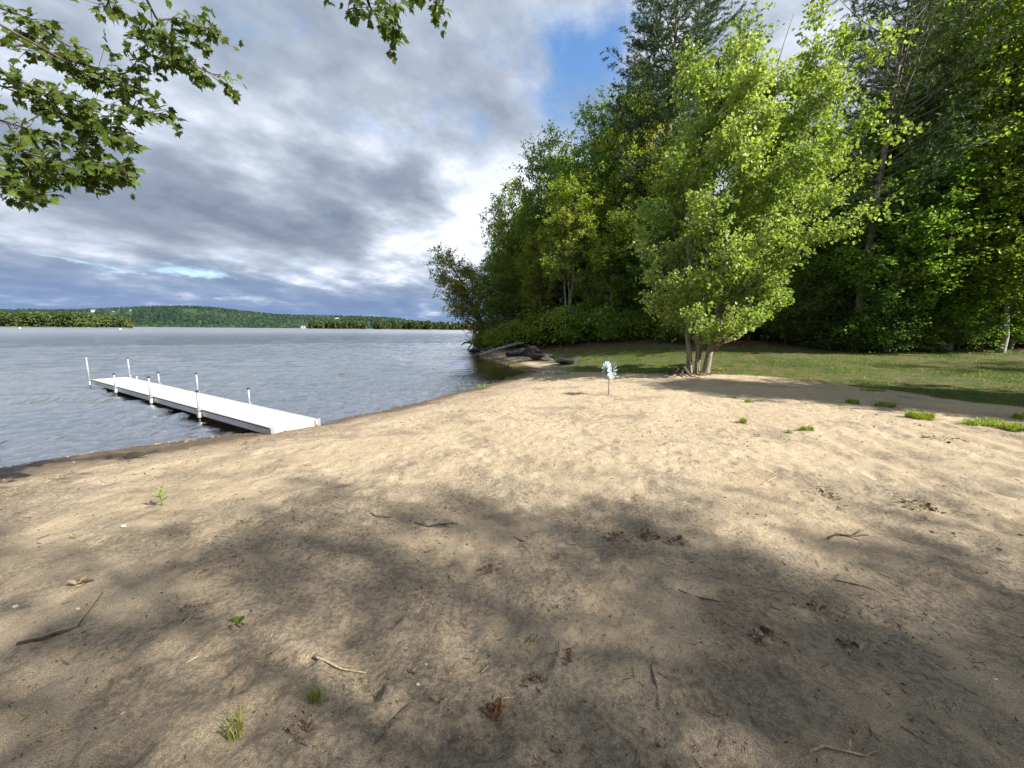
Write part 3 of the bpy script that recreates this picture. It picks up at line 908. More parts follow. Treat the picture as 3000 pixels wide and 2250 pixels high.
# ------------------------------------------------------------------ wind spinner
def build_spinner():
    b = on_ground(1782, 1157)
    root = new_obj('wind_spinner', None, loc=b, label='pale blue double wheel garden wind spinner on a dark rod in the sand', cat='wind spinner')
    hc = 0.665
    mb = MB(); mb.tube([(0, 0, -0.25), (0.002, 0, 0.3), (-0.004, 0.0, hc-0.02)], 0.0085, 8); mb.obj('rod', M['iron'], root, True)
    az = math.radians(-46)                     # the axle points right and towards the viewer
    axis = np.array([math.cos(az), math.sin(az), 0.0])
    side = np.array([-axis[1], axis[0], 0.0])
    upv = np.array([0, 0, 1.0])
    mb = MB(); mb.tube([np.array([0, 0, hc])-axis*0.115, np.array([0, 0, hc])+axis*0.115], 0.011, 8); mb.obj('axle', M['iron'], root, True)
    for w_i, s in enumerate((1, -1)):
        c = np.array([0, 0, hc]) + axis*0.088*s
        mb = MB(); mb.tube([c-axis*0.012, c+axis*0.012], 0.028, 12); hub = mb.obj('hub', M['iron'], root, True)
        n = 12
        for k in range(n):
            a = 2*math.pi*(k+0.3*w_i)/n
            rd = math.cos(a)*side + math.sin(a)*upv
            tg = -math.sin(a)*side + math.cos(a)*upv
            tw = math.radians(34*s)
            tg2 = tg*math.cos(tw) + axis*math.sin(tw)
            nm = np.cross(rd, tg2)
            prof = [(0.045, 0.008), (0.09, 0.016), (0.15, 0.027), (0.195, 0.033), (0.225, 0.026), (0.240, 0.009)]
            V, Q = [], []
            for (r, hw) in prof:
                for e, bend in ((-1, 0.010), (0, 0.0), (1, 0.010)):
                    V.append(c + rd*r + tg2*hw*e + nm*(bend*hw/0.04))
            m_ = len(V)
            V += [v + nm*0.003 for v in V]
            for i in range(len(prof)-1):
                for e in range(2):
                    q = [i*3+e, i*3+e+1, i*3+e+4, i*3+e+3]
                    Q.append(q); Q.append([m_+x for x in q[::-1]])
            rim = [i*3 for i in range(6)] + [16] + [i*3+2 for i in range(5, -1, -1)] + [1]
            for i in range(len(rim)):
                p, q = rim[i], rim[(i+1) % len(rim)]
                Q.append([q, p, m_+p, m_+q])
            mb = MB(); mb.add(V, Q=Q); mb.obj('petal', M['petal'], root)
            mb = MB(); mb.tube([c + rd*0.02, c + rd*0.15], 0.006, 5); mb.obj('spoke', M['iron'], hub)
build_spinner()

# ------------------------------------------------------------------ trees
LEAF4 = ([(0, 0, 0), (0.36, 0.45, 0.10), (0, 1.0, -0.12), (-0.36, 0.45, 0.10)], [(0, 1, 2), (0, 2, 3)])
LEAF6 = ([(0, 0, 0), (0.30, 0.12, 0.06), (0.44, 0.52, 0.08), (0, 1.0, -0.16), (-0.44, 0.52, 0.08), (-0.30, 0.12, 0.06)], [(0, 1, 2), (0, 2, 3), (0, 3, 4), (0, 4, 5)])

def bez(p0, p1, p2, n):
    t = np.linspace(0, 1, n)[:, None]
    return (1-t)**2*p0 + 2*t*(1-t)*p1 + t*t*p2

def stem_at(S, h):
    """point on a stem polyline at height h"""
    z = S[:, 2]
    return np.array([np.interp(h, z, S[:, 0]), np.interp(h, z, S[:, 1]), min(h, z[-1])])

def gen_tree(rs, prof, stems, radii, ntar, ntwig, nleaf, lsize, tmpl, steep=0.75, twl=(0.45, 1.1), droop=0.5, shell=0.5, limb_r=0.018, gap=0.0, rag=0.2, t0=0.42, flat=0.65, jit=0.11):
    """broadleaf tree: stems, limbs to points in a crown envelope, twigs, leaves.
    prof rows: height, x left, x right, y near, y far"""
    prof = np.asarray(prof, dtype=float)
    hs = prof[:, 0]
    wgt = np.maximum((prof[:, 2]-prof[:, 1])*(prof[:, 4]-prof[:, 3]), 0.05)**0.75
    hh = np.linspace(hs[0], hs[-1], 200)
    cw = np.cumsum(np.interp(hh, hs, wgt)); cw /= cw[-1]
    th = np.interp(rs.rand(ntar), cw, hh)
    P = []
    for h in th:
        xl, xr, yl, yr = (np.interp(h, hs, prof[:, k]) for k in (1, 2, 3, 4))
        a = rs.rand()*2*np.pi
        r = 1-shell*rs.rand()**1.2 if rs.rand() < 0.72 else math.sqrt(rs.rand())*0.75
        r *= 1.0 + rag*(rs.rand()-0.5)*1.2
        P.append(((xl+xr)/2 + (xr-xl)/2*r*math.cos(a), (yl+yr)/2 + (yr-yl)/2*r*math.sin(a), h))
    P = np.array(P)
    limbs = MB()
    C, D, N_, S_, T_ = [], [], [], [], []
    for p in P:
        si = np.argmin([np.hypot(*(stem_at(S, min(p[2]*0.7, S[-1, 2]))[:2]-p[:2])) + rs.rand()*0.6 for S in stems])
        S = stems[si]
        c0 = stem_at(S, min(p[2], S[-1, 2]))
        dist = np.hypot(*(c0[:2]-p[:2]))
        ha = min(max(p[2]-dist*steep*(0.7+0.6*rs.rand())-0.2, hs[0]*0.55), S[-1, 2]*0.97)
        q0 = stem_at(S, ha)
        ctrl = q0 + (p-q0)*np.array([0.55, 0.55, 0.30]) + np.array([0, 0, 0.10*dist])
        ln = np.linalg.norm(p-q0)
        path = bez(q0, ctrl, p, 7)
        path[1:-1] += rs.randn(5, 3)*0.035*ln**0.5
        r0 = min(limb_r*ln**0.8, 0.6*radii[si]*(1-ha/(S[-1, 2]*1.15)) + 0.008)
        limbs.tube(path, np.linspace(r0, 0.006, 7), 5, cap=False)
        out_d = p-q0
        out_d = out_d/(np.linalg.norm(out_d)+1e-9)
        tone = np.clip(0.5 + 0.2*rs.randn(), 0.05, 0.95)
        for _ in range(ntwig):
            t = t0 + (1-t0)*rs.rand()**0.8
            k = t*6
            i = min(int(k), 5)
            b = path[i]*(1-(k-i)) + path[i+1]*(k-i)
            d = rs.randn(3)*np.array([1, 1, flat]) + 0.7*out_d + np.array([0, 0, 0.15])
            d /= np.linalg.norm(d)
            L = rs.uniform(*twl)
            e = b + d*L + np.array([0, 0, -0.10*L*L])
            limbs.tube([b, (b+e)/2+np.array([0, 0, 0.04*L]), e], [0.007, 0.005, 0.003], 3, cap=False)
            if rs.rand() < gap:
                continue
            n = max(3, int(nleaf*L/np.mean(twl)*rs.uniform(0.6, 1.4)))
            tt = 0.25 + 0.8*rs.rand(n)
            pos = b + (e-b)*tt[:, None] + rs.randn(n, 3)*jit
            dd = d[None]*0.5 + rs.randn(n, 3)*0.75 - np.array([[0, 0, droop]])
            nn = rs.randn(n, 3)*0.65 + np.array([[0.12, -0.10, 0.9]])
            C.append(pos); D.append(dd); N_.append(nn)
            S_.append(lsize*rs.uniform(0.65, 1.25, n))
            T_.append(np.clip(tone + 0.2*rs.randn(n), 0, 1))
    crown = MB()
    crown.leaves(np.concatenate(C), np.concatenate(D), np.concatenate(N_), np.concatenate(S_), tmpl[0], tmpl[1], np.concatenate(T_))
    trunks = []
    for S, r in zip(stems, radii):
        mb = MB()
        z = np.linspace(0, 1, 14)
        pts = np.stack([np.interp(z*S[-1, 2], S[:, 2], S[:, k]) for k in range(3)], -1)
        pts[1:-1, :2] += rs.randn(12, 2)*0.25*r
        pts[0, 2] -= 0.35
        rad = r*(1-0.93*z**0.9)*(1+0.28*np.exp(-z*S[-1, 2]/0.35))
        mb.tube(pts, np.maximum(rad, 0.008), 10, cap=False, jitter=0.14)
        trunks.append(mb)
    return trunks, limbs, crown

def tree_obj(name, gen, mats, loc=(0, 0, 0), **kw):
    tr, lb, cr = gen
    o = new_obj(name, None, loc=loc, **kw)
    for t in tr:
        t.obj('trunk', mats[0], o, True)
    lb.obj('limbs', mats[1], o, True)
    cr.obj('crown', mats[2], o, kind='stuff')
    return o

def egg(H, base, rx, ry=None, top=0.12, low=0.55, cx=0.0, cy_=0.0, peak=0.55):
    """crown profile rows"""
    ry = ry or rx
    rows = []
    for s, k in ((0, low), (0.18, 0.82), (0.35, 0.97), (peak, 1.0), (0.75, 0.84), (0.9, 0.55), (1.0, top)):
        h = base + (H-base)*s
        rows.append((h, cx*s-rx*k, cx*s+rx*k, cy_*s-ry*k, cy_*s+ry*k))
    return rows

def stem(*pts):
    return np.array(pts, dtype=float)

# --- the sunlit clump maple in front of the wood; crown outline read off the photograph at its own depth
MB_POS = on_ground(2052, 1092)
def maple_tree():
    rs = np.random.RandomState(41)
    y0 = MB_POS[1]
    rows = []
    for v, uL, uR in ((985, 1900, 2150), (930, 1850, 2320), (860, 1835, 2375), (780, 1850, 2420), (700, 1850, 2470), (600, 1840, 2500), (500, 1850, 2585),
                      (400, 1860, 2640), (300, 1880, 2640), (210, 1915, 2610), (150, 1965, 2570), (100, 2030, 2500), (55, 2130, 2340)):
        a, b = aty(uL, v, y0), aty(uR, v, y0)
        wd = (b[0]-a[0])/2
        yy = 0.78*wd
        rows.append((a[2]-MB_POS[2], a[0]-MB_POS[0]+0.6, b[0]-MB_POS[0]-0.65, -yy*0.85, yy*0.85))
    st = [stem((0.16, 0, 0), (0.30, 0.02, 1.0), (0.45, 0.05, 2.2), (0.55, 0.15, 4.5), (1.0, 0.2, 7.5), (1.9, 0.3, 10.5), (2.4, 0.3, 12.4)),
          stem((-0.34, 0.1, 0), (-0.50, 0.12, 1.0), (-0.52, 0.2, 2.4), (-0.7, 0.3, 5), (-0.5, 0.3, 8.0), (-0.2, 0.2, 10.0)),
          stem((-0.10, 0.12, 0), (-0.08, 0.16, 1.2), (0.02, 0.3, 3.0), (0.15, 0.5, 6), (0.7, 0.9, 9.5), (1.0, 0.9, 11.5)),
          stem((-0.2, -0.12, 0), (-0.24, -0.13, 1.0), (-0.22, -0.2, 2.6), (-0.1, -0.4, 5.5), (0.4, -0.8, 8.5)),
          stem((0.02, 0.3, 0), (0.1, 0.35, 1.2), (0.9, 0.4, 3.4), (2.2, 0.5, 6.5), (3.6, 0.4, 9.4), (4.4, 0.4, 11.0))]
    g = gen_tree(rs, rows, st, [0.120, 0.095, 0.070, 0.035, 0.05], 180, 29, 13, 0.11, LEAF6, steep=0.85, twl=(0.25, 0.85), shell=0.7, limb_r=0.016, gap=0.06, rag=0.34, t0=0.5, flat=0.32, jit=0.075)
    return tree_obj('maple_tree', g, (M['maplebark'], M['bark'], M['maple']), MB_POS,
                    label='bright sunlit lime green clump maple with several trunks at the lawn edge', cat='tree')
maple_tree()

# --- forest tree kinds
def kind_tree(seed, H, base, rx, mats, r=0.16, n=150, lsize=0.185, lean=0.0, twin=False, ntwig=9, nleaf=14, gap=0.08, shell=0.5, cx=None):
    rs = np.random.RandomState(seed)
    def one(dx, dy, s=1.0):
        return stem((dx, dy, 0), (dx*1.5+lean*0.04*H+rs.randn()*0.05, dy*1.5, H*0.15), (dx*2.5+lean*0.25*H+rs.randn()*0.15, dy*2.5+rs.randn()*0.15, H*0.4),
                    (dx*3+lean*0.5*H+rs.randn()*0.25, dy*3+rs.randn()*0.25, H*0.68*s), (dx*3+lean*0.75*H, dy*3, H*0.93*s))
    st = [one(0, 0)]
    rad = [r]
    if twin:
        st.append(one(0.28, 0.1, 0.92)); rad.append(r*0.8)
        st.append(one(-0.25, 0.2, 0.85)); rad.append(r*0.6)
    return gen_tree(rs, egg(H, base, rx, cx=lean*H*0.8 if cx is None else cx), st, rad, n, ntwig, nleaf, lsize, LEAF4, gap=gap, shell=shell, limb_r=0.013)

PROTO = {}
def proto(key, name, gen, mats):
    """kept as data: (name, [(part, mesh)])"""
    tr, lb, cr = gen
    parts = [('trunk', t.mesh('trunk', mats[0], True), None) for t in tr]
    parts.append(('limbs', lb.mesh('limbs', mats[1], True), None))
    parts.append(('crown', cr.mesh('crown', mats[2]), 'stuff'))
    PROTO[key] = (name, parts)

def plant_tree(key, loc, H, base_H, rot=0.0, label=None, cat='tree', group=None, crown=None, bark=None, wide=1.0, tilt=(0, 0)):
    name, parts = PROTO[key]
    o = new_obj(name, None, loc=loc, label=label, cat=cat, group=group)
    s = H/base_H
    o.scale = (s*wide, s*wide, s)
    o.rotation_euler = (tilt[0], tilt[1], rot)
    for pn, me, kd in parts:
        c = new_obj(pn, me, o, kind=kd)
        mm = crown if pn == 'crown' else (bark if pn == 'trunk' else None)
        if mm is not None:
            c.material_slots[0].link = 'OBJECT'
            c.material_slots[0].material = mm
    return o

proto('A', 'forest_tree', kind_tree(51, 18, 4.5, 4.0, M, 0.19, 190), (M['bark'], M['bark'], M['green']))
proto('B', 'forest_tree', kind_tree(52, 16, 5.0, 3.2, M, 0.15, 150, twin=True), (M['bark'], M['bark'], M['yellow']))
proto('C', 'forest_tree', kind_tree(53, 12, 2.6, 2.9, M, 0.11, 130, lsize=0.18), (M['birch'], M['bark'], M['green']))
proto('D', 'forest_tree', kind_tree(54, 20, 5.5, 3.9, M, 0.16, 200), (M['darkbark'], M['darkbark'], M['dark']))
proto('L', 'leaning_tree', kind_tree(55, 11, 1.6, 3.6, M, 0.17, 170, lsize=0.18, lean=-0.58, gap=0.15, shell=0.65), (M['bark'], M['bark'], M['yellow']))
proto('O', 'shade_tree', kind_tree(57, 18, 4.0, 3.8, M, 0.2, 150, lsize=0.15, gap=0.70, shell=0.8), (M['bark'], M['bark'], M['green']))
proto('S', 'sapling', kind_tree(56, 5, 0.7, 1.7, M, 0.035, 60, lsize=0.13, ntwig=8, nleaf=12), (M['bark'], M['bark'], M['green']))

def shrub_gen(seed, H, R, lsize, n):
    rs = np.random.RandomState(seed)
    st = [stem((rs.randn()*0.15, rs.randn()*0.15, 0), (rs.randn()*0.4*R, rs.randn()*0.4*R, H*0.5), (rs.randn()*0.6*R, rs.randn()*0.6*R, H*0.9)) for _ in range(6)]
    return gen_tree(rs, [(0.12, -R*0.8, R*0.8, -R*0.7, R*0.7), (H*0.4, -R, R, -R*0.9, R*0.9), (H*0.8, -R*0.7, R*0.7, -R*0.7, R*0.7), (H, -R*0.25, R*0.25, -R*0.25, R*0.25)],
                    st, [0.02]*6, n, 7, 11, lsize, LEAF4, twl=(0.25, 0.6), limb_r=0.01)
proto('U', 'shrub', shrub_gen(61, 1.9, 1.3, 0.12, 60), (M['darkbark'], M['darkbark'], M['green']))
proto('V', 'shrub', shrub_gen(62, 1.3, 1.6, 0.13, 60), (M['darkbark'], M['darkbark'], M['dark']))

# --- white pines and low evergreens
def gen_pine(seed, H, base, R, r, step=0.55, per=5, tuft=0.21, nb=15, rise=0.22, up=0.5, bare=0.3, shape='pine', lean=0.0):
    rs = np.random.RandomState(seed)
    S = stem((0, 0, 0), (lean*H*0.3, 0, H*0.3), (lean*H*0.65, rs.randn()*0.15, H*0.65), (lean*H, 0, H))
    limbs, crown = MB(), MB()
    C, D, N_, S_, T_ = [], [], [], [], []
    h = base
    while h < H-0.3:
        f = (h-base)/(H-base)
        if shape == 'pine':
            Lm = R*(0.55+0.45*math.sin(min(f*1.5, 1)*math.pi*0.75))*(1-f)**0.55 + 0.4
        else:
            Lm = R*(1-f)**0.8 + 0.1
        a0 = rs.rand()*6.28
        for k in range(per):
            a = a0 + k*2*math.pi/per + rs.randn()*0.25
            L = Lm*rs.uniform(0.65, 1.15)
            if rs.rand() < (0.12 if shape == 'pine' else 0.0):
                continue
            q = stem_at(S, h + rs.rand()*step*0.5)
            d = np.array([math.cos(a), math.sin(a), 0])
            e = q + d*L + np.array([0, 0, (rise + up*f)*L])
            c = q + d*L*0.55 + np.array([0, 0, (rise*0.2 + up*f*0.8)*L*0.5])
            path = bez(q, c, e, 6)
            limbs.tube(path, np.linspace(0.012*L+0.012, 0.005, 6), 4, cap=False)
            sd = np.cross(d, [0, 0, 1.0])
            tone = np.clip(0.5+0.15*rs.randn(), 0, 1)
            for b in range(nb):
                t = bare + (1-bare)*(b+rs.rand())/nb
                kk = t*5; i = min(int(kk), 4)
                p = path[i]*(1-(kk-i)) + path[i+1]*(kk-i)
                l = (0.22 + 0.30*(1-t))*L**0.6*rs.uniform(0.5, 1.2)
                sdir = sd*(1 if b % 2 else -1)*rs.uniform(0.5, 1.0) + d*rs.uniform(0.3, 0.9) + np.array([0, 0, rs.uniform(-0.1, 0.4)])
                sdir /= np.linalg.norm(sdir)
                pe = p + sdir*l
                limbs.tube([p, pe], [0.006, 0.003], 3, cap=False)
                nt = max(2, int(l/0.12))
                for q_ in range(nt):
                    pt = p + (pe-p)*(0.3+0.75*(q_+0.5)/nt)
                    n = 7
                    dd = sdir[None]*0.9 + rs.randn(n, 3)*0.7 + np.array([[0, 0, 0.25]])
                    C.append(np.repeat(pt[None], n, 0) + rs.randn(n, 3)*0.025)
                    D.append(dd)
                    N_.append(rs.randn(n, 3)+np.array([[0, 0, 0.8]]))
                    S_.append(tuft*rs.uniform(0.7, 1.25, n))
                    T_.append(np.clip(tone+0.22*rs.randn(n), 0, 1))
        h += step*rs.uniform(0.8, 1.2)
    tv = [(-0.085, 0, 0), (0.085, 0.0, 0), (0.05, 1.0, 0.02)]
    crown.leaves(np.concatenate(C), np.concatenate(D), np.concatenate(N_), np.concatenate(S_), tv, [(0, 1, 2)], np.concatenate(T_))
    # dead snags under the living crown
    for _ in range(int(base*2.2) if shape == 'pine' else 0):
        hh = rs.uniform(0.25, 1.0)*base
        a = rs.rand()*6.28
        q = stem_at(S, hh)
        L = rs.uniform(0.6, 2.6)
        d = np.array([math.cos(a), math.sin(a), rs.uniform(-0.1, 0.35)])
        limbs.tube([q, q+d*L*0.5+np.array([0, 0, 0.05]), q+d*L], [0.02, 0.012, 0.004], 4, cap=False)
    mb = MB()
    z = np.linspace(0, 1, 16)
    pts = np.stack([np.interp(z*H, S[:, 2], S[:, k]) for k in range(3)], -1)
    pts[0, 2] -= 0.4
    mb.tube(pts, np.maximum(r*(1-0.95*z)*(1+0.35*np.exp(-z*H/0.4)), 0.01), 12, cap=False, jitter=0.10)
    return [mb], limbs, crown

proto('P', 'white_pine', gen_pine(71, 28, 6.5, 5.0, 0.27, step=0.48, nb=18, tuft=0.24), (M['pinebark'], M['pinebark'], M['needle']))
proto('Q', 'white_pine', gen_pine(72, 26, 7.0, 4.6, 0.21, up=0.7, rise=0.35, lean=0.03), (M['pinebark'], M['pinebark'], M['needle']))
proto('H', 'low_evergreen', gen_pine(73, 4.2, 0.25, 1.7, 0.05, step=0.24, per=6, tuft=0.12, nb=11, rise=-0.05, up=0.2, bare=0.1, shape='cone'), (M['darkbark'], M['darkbark'], M['cedar']))
BASEH = dict(O=18, A=18, B=16, C=12, D=20, L=11, S=5, U=1.9, V=1.3, P=28, Q=26, H=4.2)
Y_, G_, D_ = M['yellow'], M['green'], M['dark']

def top_h(u, v, y, z0):
    return aty(u, v, y)[2] - z0

def T(key, u, y, vtop, label=None, rot=0.0, crown=None, bark=None, wide=1.0, group=None, cat='tree', tilt=(0, 0)):
    p = place(u, y)
    H = top_h(u, vtop - (42 if key in 'ABC' else 0), y, p[2])
    return plant_tree(key, p, H, BASEH[key], rot, label, cat, group, crown, bark, wide, tilt)

EDGE = 'trees along the forest edge'
T('L', 1432, 41.0, 715, 'tree leaning left over the lake at the tip of the point', 0.0, Y_, None, 1.05, EDGE)
T('B', 1500, 41, 560, 'gold tinged tree just right of the leaning one on the point', 0.4, Y_, M['birch'], 0.95, EDGE)
T('C', 1470, 38, 770, 'small leafy tree in front on the point, below the gold tinged one', 1.0, G_, None, 1.2, EDGE)
T('A', 1600, 37, 415, 'tall dark green tree on the point with a stepped rounded top', 2.0, G_, None, 0.95, EDGE)
T('C', 1580, 35, 700, 'slim grey stemmed tree above the boulders on the point', 2.6, Y_, None, 1.05, EDGE)
T('A', 1720, 33, 335, 'tallest leafy tree left of the sunlit maple', 4.4, G_, None, 0.95, EDGE)
T('B', 1670, 31, 540, 'yellow green tree with twin pale trunks behind the driftwood log', 1.9, Y_, M['birch'], 1.15, EDGE)
T('A', 1830, 30.5, 335, 'broad leafy tree touching the left side of the maple crown', 0.9, Y_, None, 0.9, EDGE)
T('C', 1790, 28.5, 640, 'low leafy tree with pale trunk left of the maple', 5.0, G_, None, 1.25, EDGE)
T('A', 1950, 29, 420, 'green tree rising directly behind the left half of the maple', 3.1, G_, None, 1.0, EDGE)
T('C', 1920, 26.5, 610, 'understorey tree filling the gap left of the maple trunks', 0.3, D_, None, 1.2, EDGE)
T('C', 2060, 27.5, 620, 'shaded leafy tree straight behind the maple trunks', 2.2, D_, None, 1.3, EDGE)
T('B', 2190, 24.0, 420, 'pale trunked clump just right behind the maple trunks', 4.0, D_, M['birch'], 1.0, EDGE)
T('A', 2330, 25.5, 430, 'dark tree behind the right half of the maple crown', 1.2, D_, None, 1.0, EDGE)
T('A', 1850, 34, 235, 'leafy green tree top just left of the tall pine', 1.6, G_, None, 1.0, EDGE)
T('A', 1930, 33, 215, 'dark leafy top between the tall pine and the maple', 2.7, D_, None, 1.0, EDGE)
T('P', 1925, 31.0, -300, 'tall dark white pine standing above the trees left of the maple', 0.6, None, None, 1.15, 'white pines over the wood')
T('Q', 2495, 19.0, -420, 'white pine with mottled grey trunk at the lawn edge right of the maple', 0.0, None, None, 1.15, 'white pines over the wood')
T('P', 2640, 25.0, -330, 'white pine deeper in the wood right of the mottled trunk', 2.0, None, None, 1.0, 'white pines over the wood')
T('D', 2860, 18.0, -330, 'dark leaning trunk with a high leafy crown near the right edge', 0.5, G_, None, 1.15, EDGE, tilt=(0, 0.10))
T('D', 2740, 23, -250, 'high crowned leafy tree between the pines and the leaning trunk', 2.5, G_, None, 1.1, EDGE)
T('A', 2960, 22, -300, 'big leafy tree filling the upper right corner', 3.6, G_, None, 1.2, EDGE)
T('C', 2640, 19.5, 545, 'brighter understorey maple beside the mottled pine trunk', 1.1, M['green'], None, 1.35, EDGE)
T('C', 2810, 21.5, 470, 'shaded understorey tree left of the leaning trunk', 4.1, G_, None, 1.3, EDGE)
T('C', 2960, 18.8, 560, 'shaded understorey tree at the right edge', 2.9, G_, None, 1.3, EDGE)
T('C', 2540, 21.0, 330, 'leafy green tree filling the gap right behind the mottled trunk', 0.6, G_, None, 1.3, EDGE)
T('C', 2720, 19.0, 640, 'low green understorey tree in front of the high crowned one', 3.2, G_, None, 1.5, EDGE)
T('A', 2850, 24.5, 60, 'green tree showing between the leaning trunk and the high crowned one', 5.2, G_, None, 1.1, EDGE)
T('C', 2890, 20.5, 380, 'leafy understorey tree behind the leaning trunk', 1.8, G_, None, 1.4, EDGE)
T('C', 2400, 22.5, 560, 'shaded leafy tree between maple and mottled trunk', 2.4, G_, None, 1.4, EDGE)
T('C', 2590, 18.6, 480, 'mid green tree standing out at the lawn edge right of the mottled trunk', 5.5, G_, None, 1.25, EDGE)
T('C', 2780, 18.4, 420, 'mid green tree at the lawn edge left of the leaning trunk', 0.2, G_, None, 1.3, EDGE)
T('C', 2930, 17.6, 330, 'mid green tree at the lawn edge in front of the right corner tree', 3.9, G_, None, 1.3, EDGE)
T('A', 2680, 21.5, -60, 'tall mid green tree over the mottled trunk', 2.1, G_, None, 1.05, EDGE)
for k in range(3, 15):
    us = 2345 + k*46 + (k*37 % 23)
    ys = 18.3 + (k*7 % 5)*0.5
    ps = place(us, ys)
    plant_tree('S' if k % 3 else 'U', ps, (2.6 + (k*5 % 4)*0.55) if k % 3 else 1.7, 5 if k % 3 else 1.9, k*1.3, 'leafy sapling between the trunks right of the maple along the lawn edge' if k % 3 else 'low shrub between the trunks right of the maple along the lawn edge', 'sapling' if k % 3 else 'shrub',
               'understorey along the lawn edge', [G_, D_][k % 2], None, 1.3)
T('S', 2420, 20.5, 760, 'shaded sapling between maple and mottled pine trunk', 0.9, D_, None, 1.2, 'saplings under the forest edge')
T('S', 2300, 22.0, 800, 'small sapling right of the pale trunk clump', 2.9, D_, None, 1.1, 'saplings under the forest edge')
T('S', 2780, 19.8, 780, 'shaded sapling above the bare forest floor on the right', 4.9, G_, None, 1.3, 'saplings under the forest edge')
T('H', 2580, 18.8, 800, 'dark low evergreen right of the mottled pine trunk', 0.0, None, None, 1.25, 'low evergreens under the pines', 'evergreen')
T('H', 2680, 20.0, 790, 'dark low evergreen further right of the mottled trunk', 1.0, None, None, 1.3, 'low evergreens under the pines', 'evergreen')
T('H', 2430, 19.5, 850, 'dark low evergreen left of the mottled pine trunk', 2.0, None, None, 1.3, 'low evergreens under the pines', 'evergreen')
T('H', 2975, 20.5, 830, 'dark low evergreen at the right edge of the wood', 3.0, None, None, 1.5, 'low evergreens under the pines', 'evergreen')
T('H', 1545, 37.5, 850, 'dark low evergreen among the trunks on the point', 2.2, None, None, 1.2, 'low evergreens under the pines', 'evergreen')

# deeper rows of the wood: nothing in view tells them apart
rs = np.random.RandomState(81)
DEEP = 'forest tree standing deep in the wood behind the edge trees'
for k in range(64):
    row = k % 4
    u = 1500 + (k+0.5*rs.rand())*1700/64 + rs.uniform(-30, 30)
    y = np.interp(u, [1450, 1800, 2200, 2600, 3200], [46, 35, 30, 27, 24]) + row*4.2 + rs.uniform(-1.5, 1.5)
    p = place(u, y)
    key = ['D', 'A', 'C', 'C'][rs.randint(4)]
    vcap = np.interp(u, [1450, 1520, 1620, 1720, 1850, 2000, 2150, 2400, 2600, 3200], [700, 590, 450, 380, 420, 620, 650, 600, 100, -300])
    H = min(top_h(u, vcap, y, p[2])*rs.uniform(0.8, 0.98), 21)
    if shore_d(np.array([p[0]]), np.array([p[1]]))[0] < 1.0:
        continue
    plant_tree(key, p, H, BASEH[key], rs.rand()*6.28, DEEP, 'tree', 'trees deep in the wood', [D_, G_, D_][rs.randint(3)], [M['bark'], M['darkbark']][rs.randint(2)], rs.uniform(0.9, 1.2))

for k in range(46):
    u = 1520 + (k+rs.rand())*1650/46
    y = np.interp(u, [1450, 1800, 2200, 2600, 3200], [46, 36, 31, 29, 27]) + (k % 3)*4.0 + rs.uniform(-1, 2)
    p = place(u, y)
    plant_tree('S', p, rs.uniform(4.0, 6.5), 5, rs.rand()*6.28, 'sapling standing between trunks deep in the wood', 'sapling', 'saplings deep in the wood', [D_, G_][rs.randint(2)], None, rs.uniform(1.1, 1.6))
# shrubs along the edge
SH = 'leafy shrub in the continuous undergrowth below the forest edge'
for k in range(62):
    u = 1395 + k*1640/62 + rs.uniform(-12, 12)
    y = np.interp(u, [1395, 1500, 1700, 1900, 2100, 2400, 2700, 3050], [40.3, 36.4, 29.6, 26.3, 24.8, 22.3, 22.0, 20.5]) + rs.uniform(-0.5, 2.0)
    p = place(u, y)
    if shore_d(np.array([p[0]]), np.array([p[1]]))[0] < 0.6:
        continue
    key = 'U' if rs.rand() < 0.6 else 'V'
    plant_tree(key, p, rs.uniform(1.3, 2.6)*(1.0 if u < 2100 else 0.85), BASEH[key], rs.rand()*6.28, SH, 'shrub', 'undergrowth shrubs', ([Y_, G_, Y_][rs.randint(3)] if u < 1640 else [G_, Y_, G_][rs.randint(3)]) if u < 2050 else D_, None, rs.uniform(0.9, 1.4))

# trees outside the frame on the right and behind: they stand between the low sun and the sand
OFF = 'leafy tree right of the view that shades the sand'
for (x, y, H, key, rot, wd) in [
        (13.0, -5.6, 15, 'O', 0.3, 1.0), (18.0, -7.8, 18, 'O', 1.3, 1.0), (16.0, -5.4, 14.5, 'O', 3.9, 0.85), (21.5, -8.0, 18.5, 'O', 5.1, 0.85), (13.5, -7.4, 14, 'O', 2.3, 1.0), (27, -11.0, 22, 'O', 0.8, 1.0),
        (19.5, -13.5, 21, 'O', 4.8, 1.0), (14.4, 6.8, 8.5, 'C', 1.0, 0.85), (17.4, 5.8, 10.5, 'C', 4.3, 0.95), (21.5, 3.8, 14.5, 'C', 2.3, 0.8), (36, 4.0, 19, 'O', 5.3, 0.9), (31, 7.5, 13, 'O', 3.3, 0.9)]:
    plant_tree(key, (x, y, gz(x, y)), H, BASEH[key], rot, OFF, 'tree', 'trees right of the view', G_, None, wd)

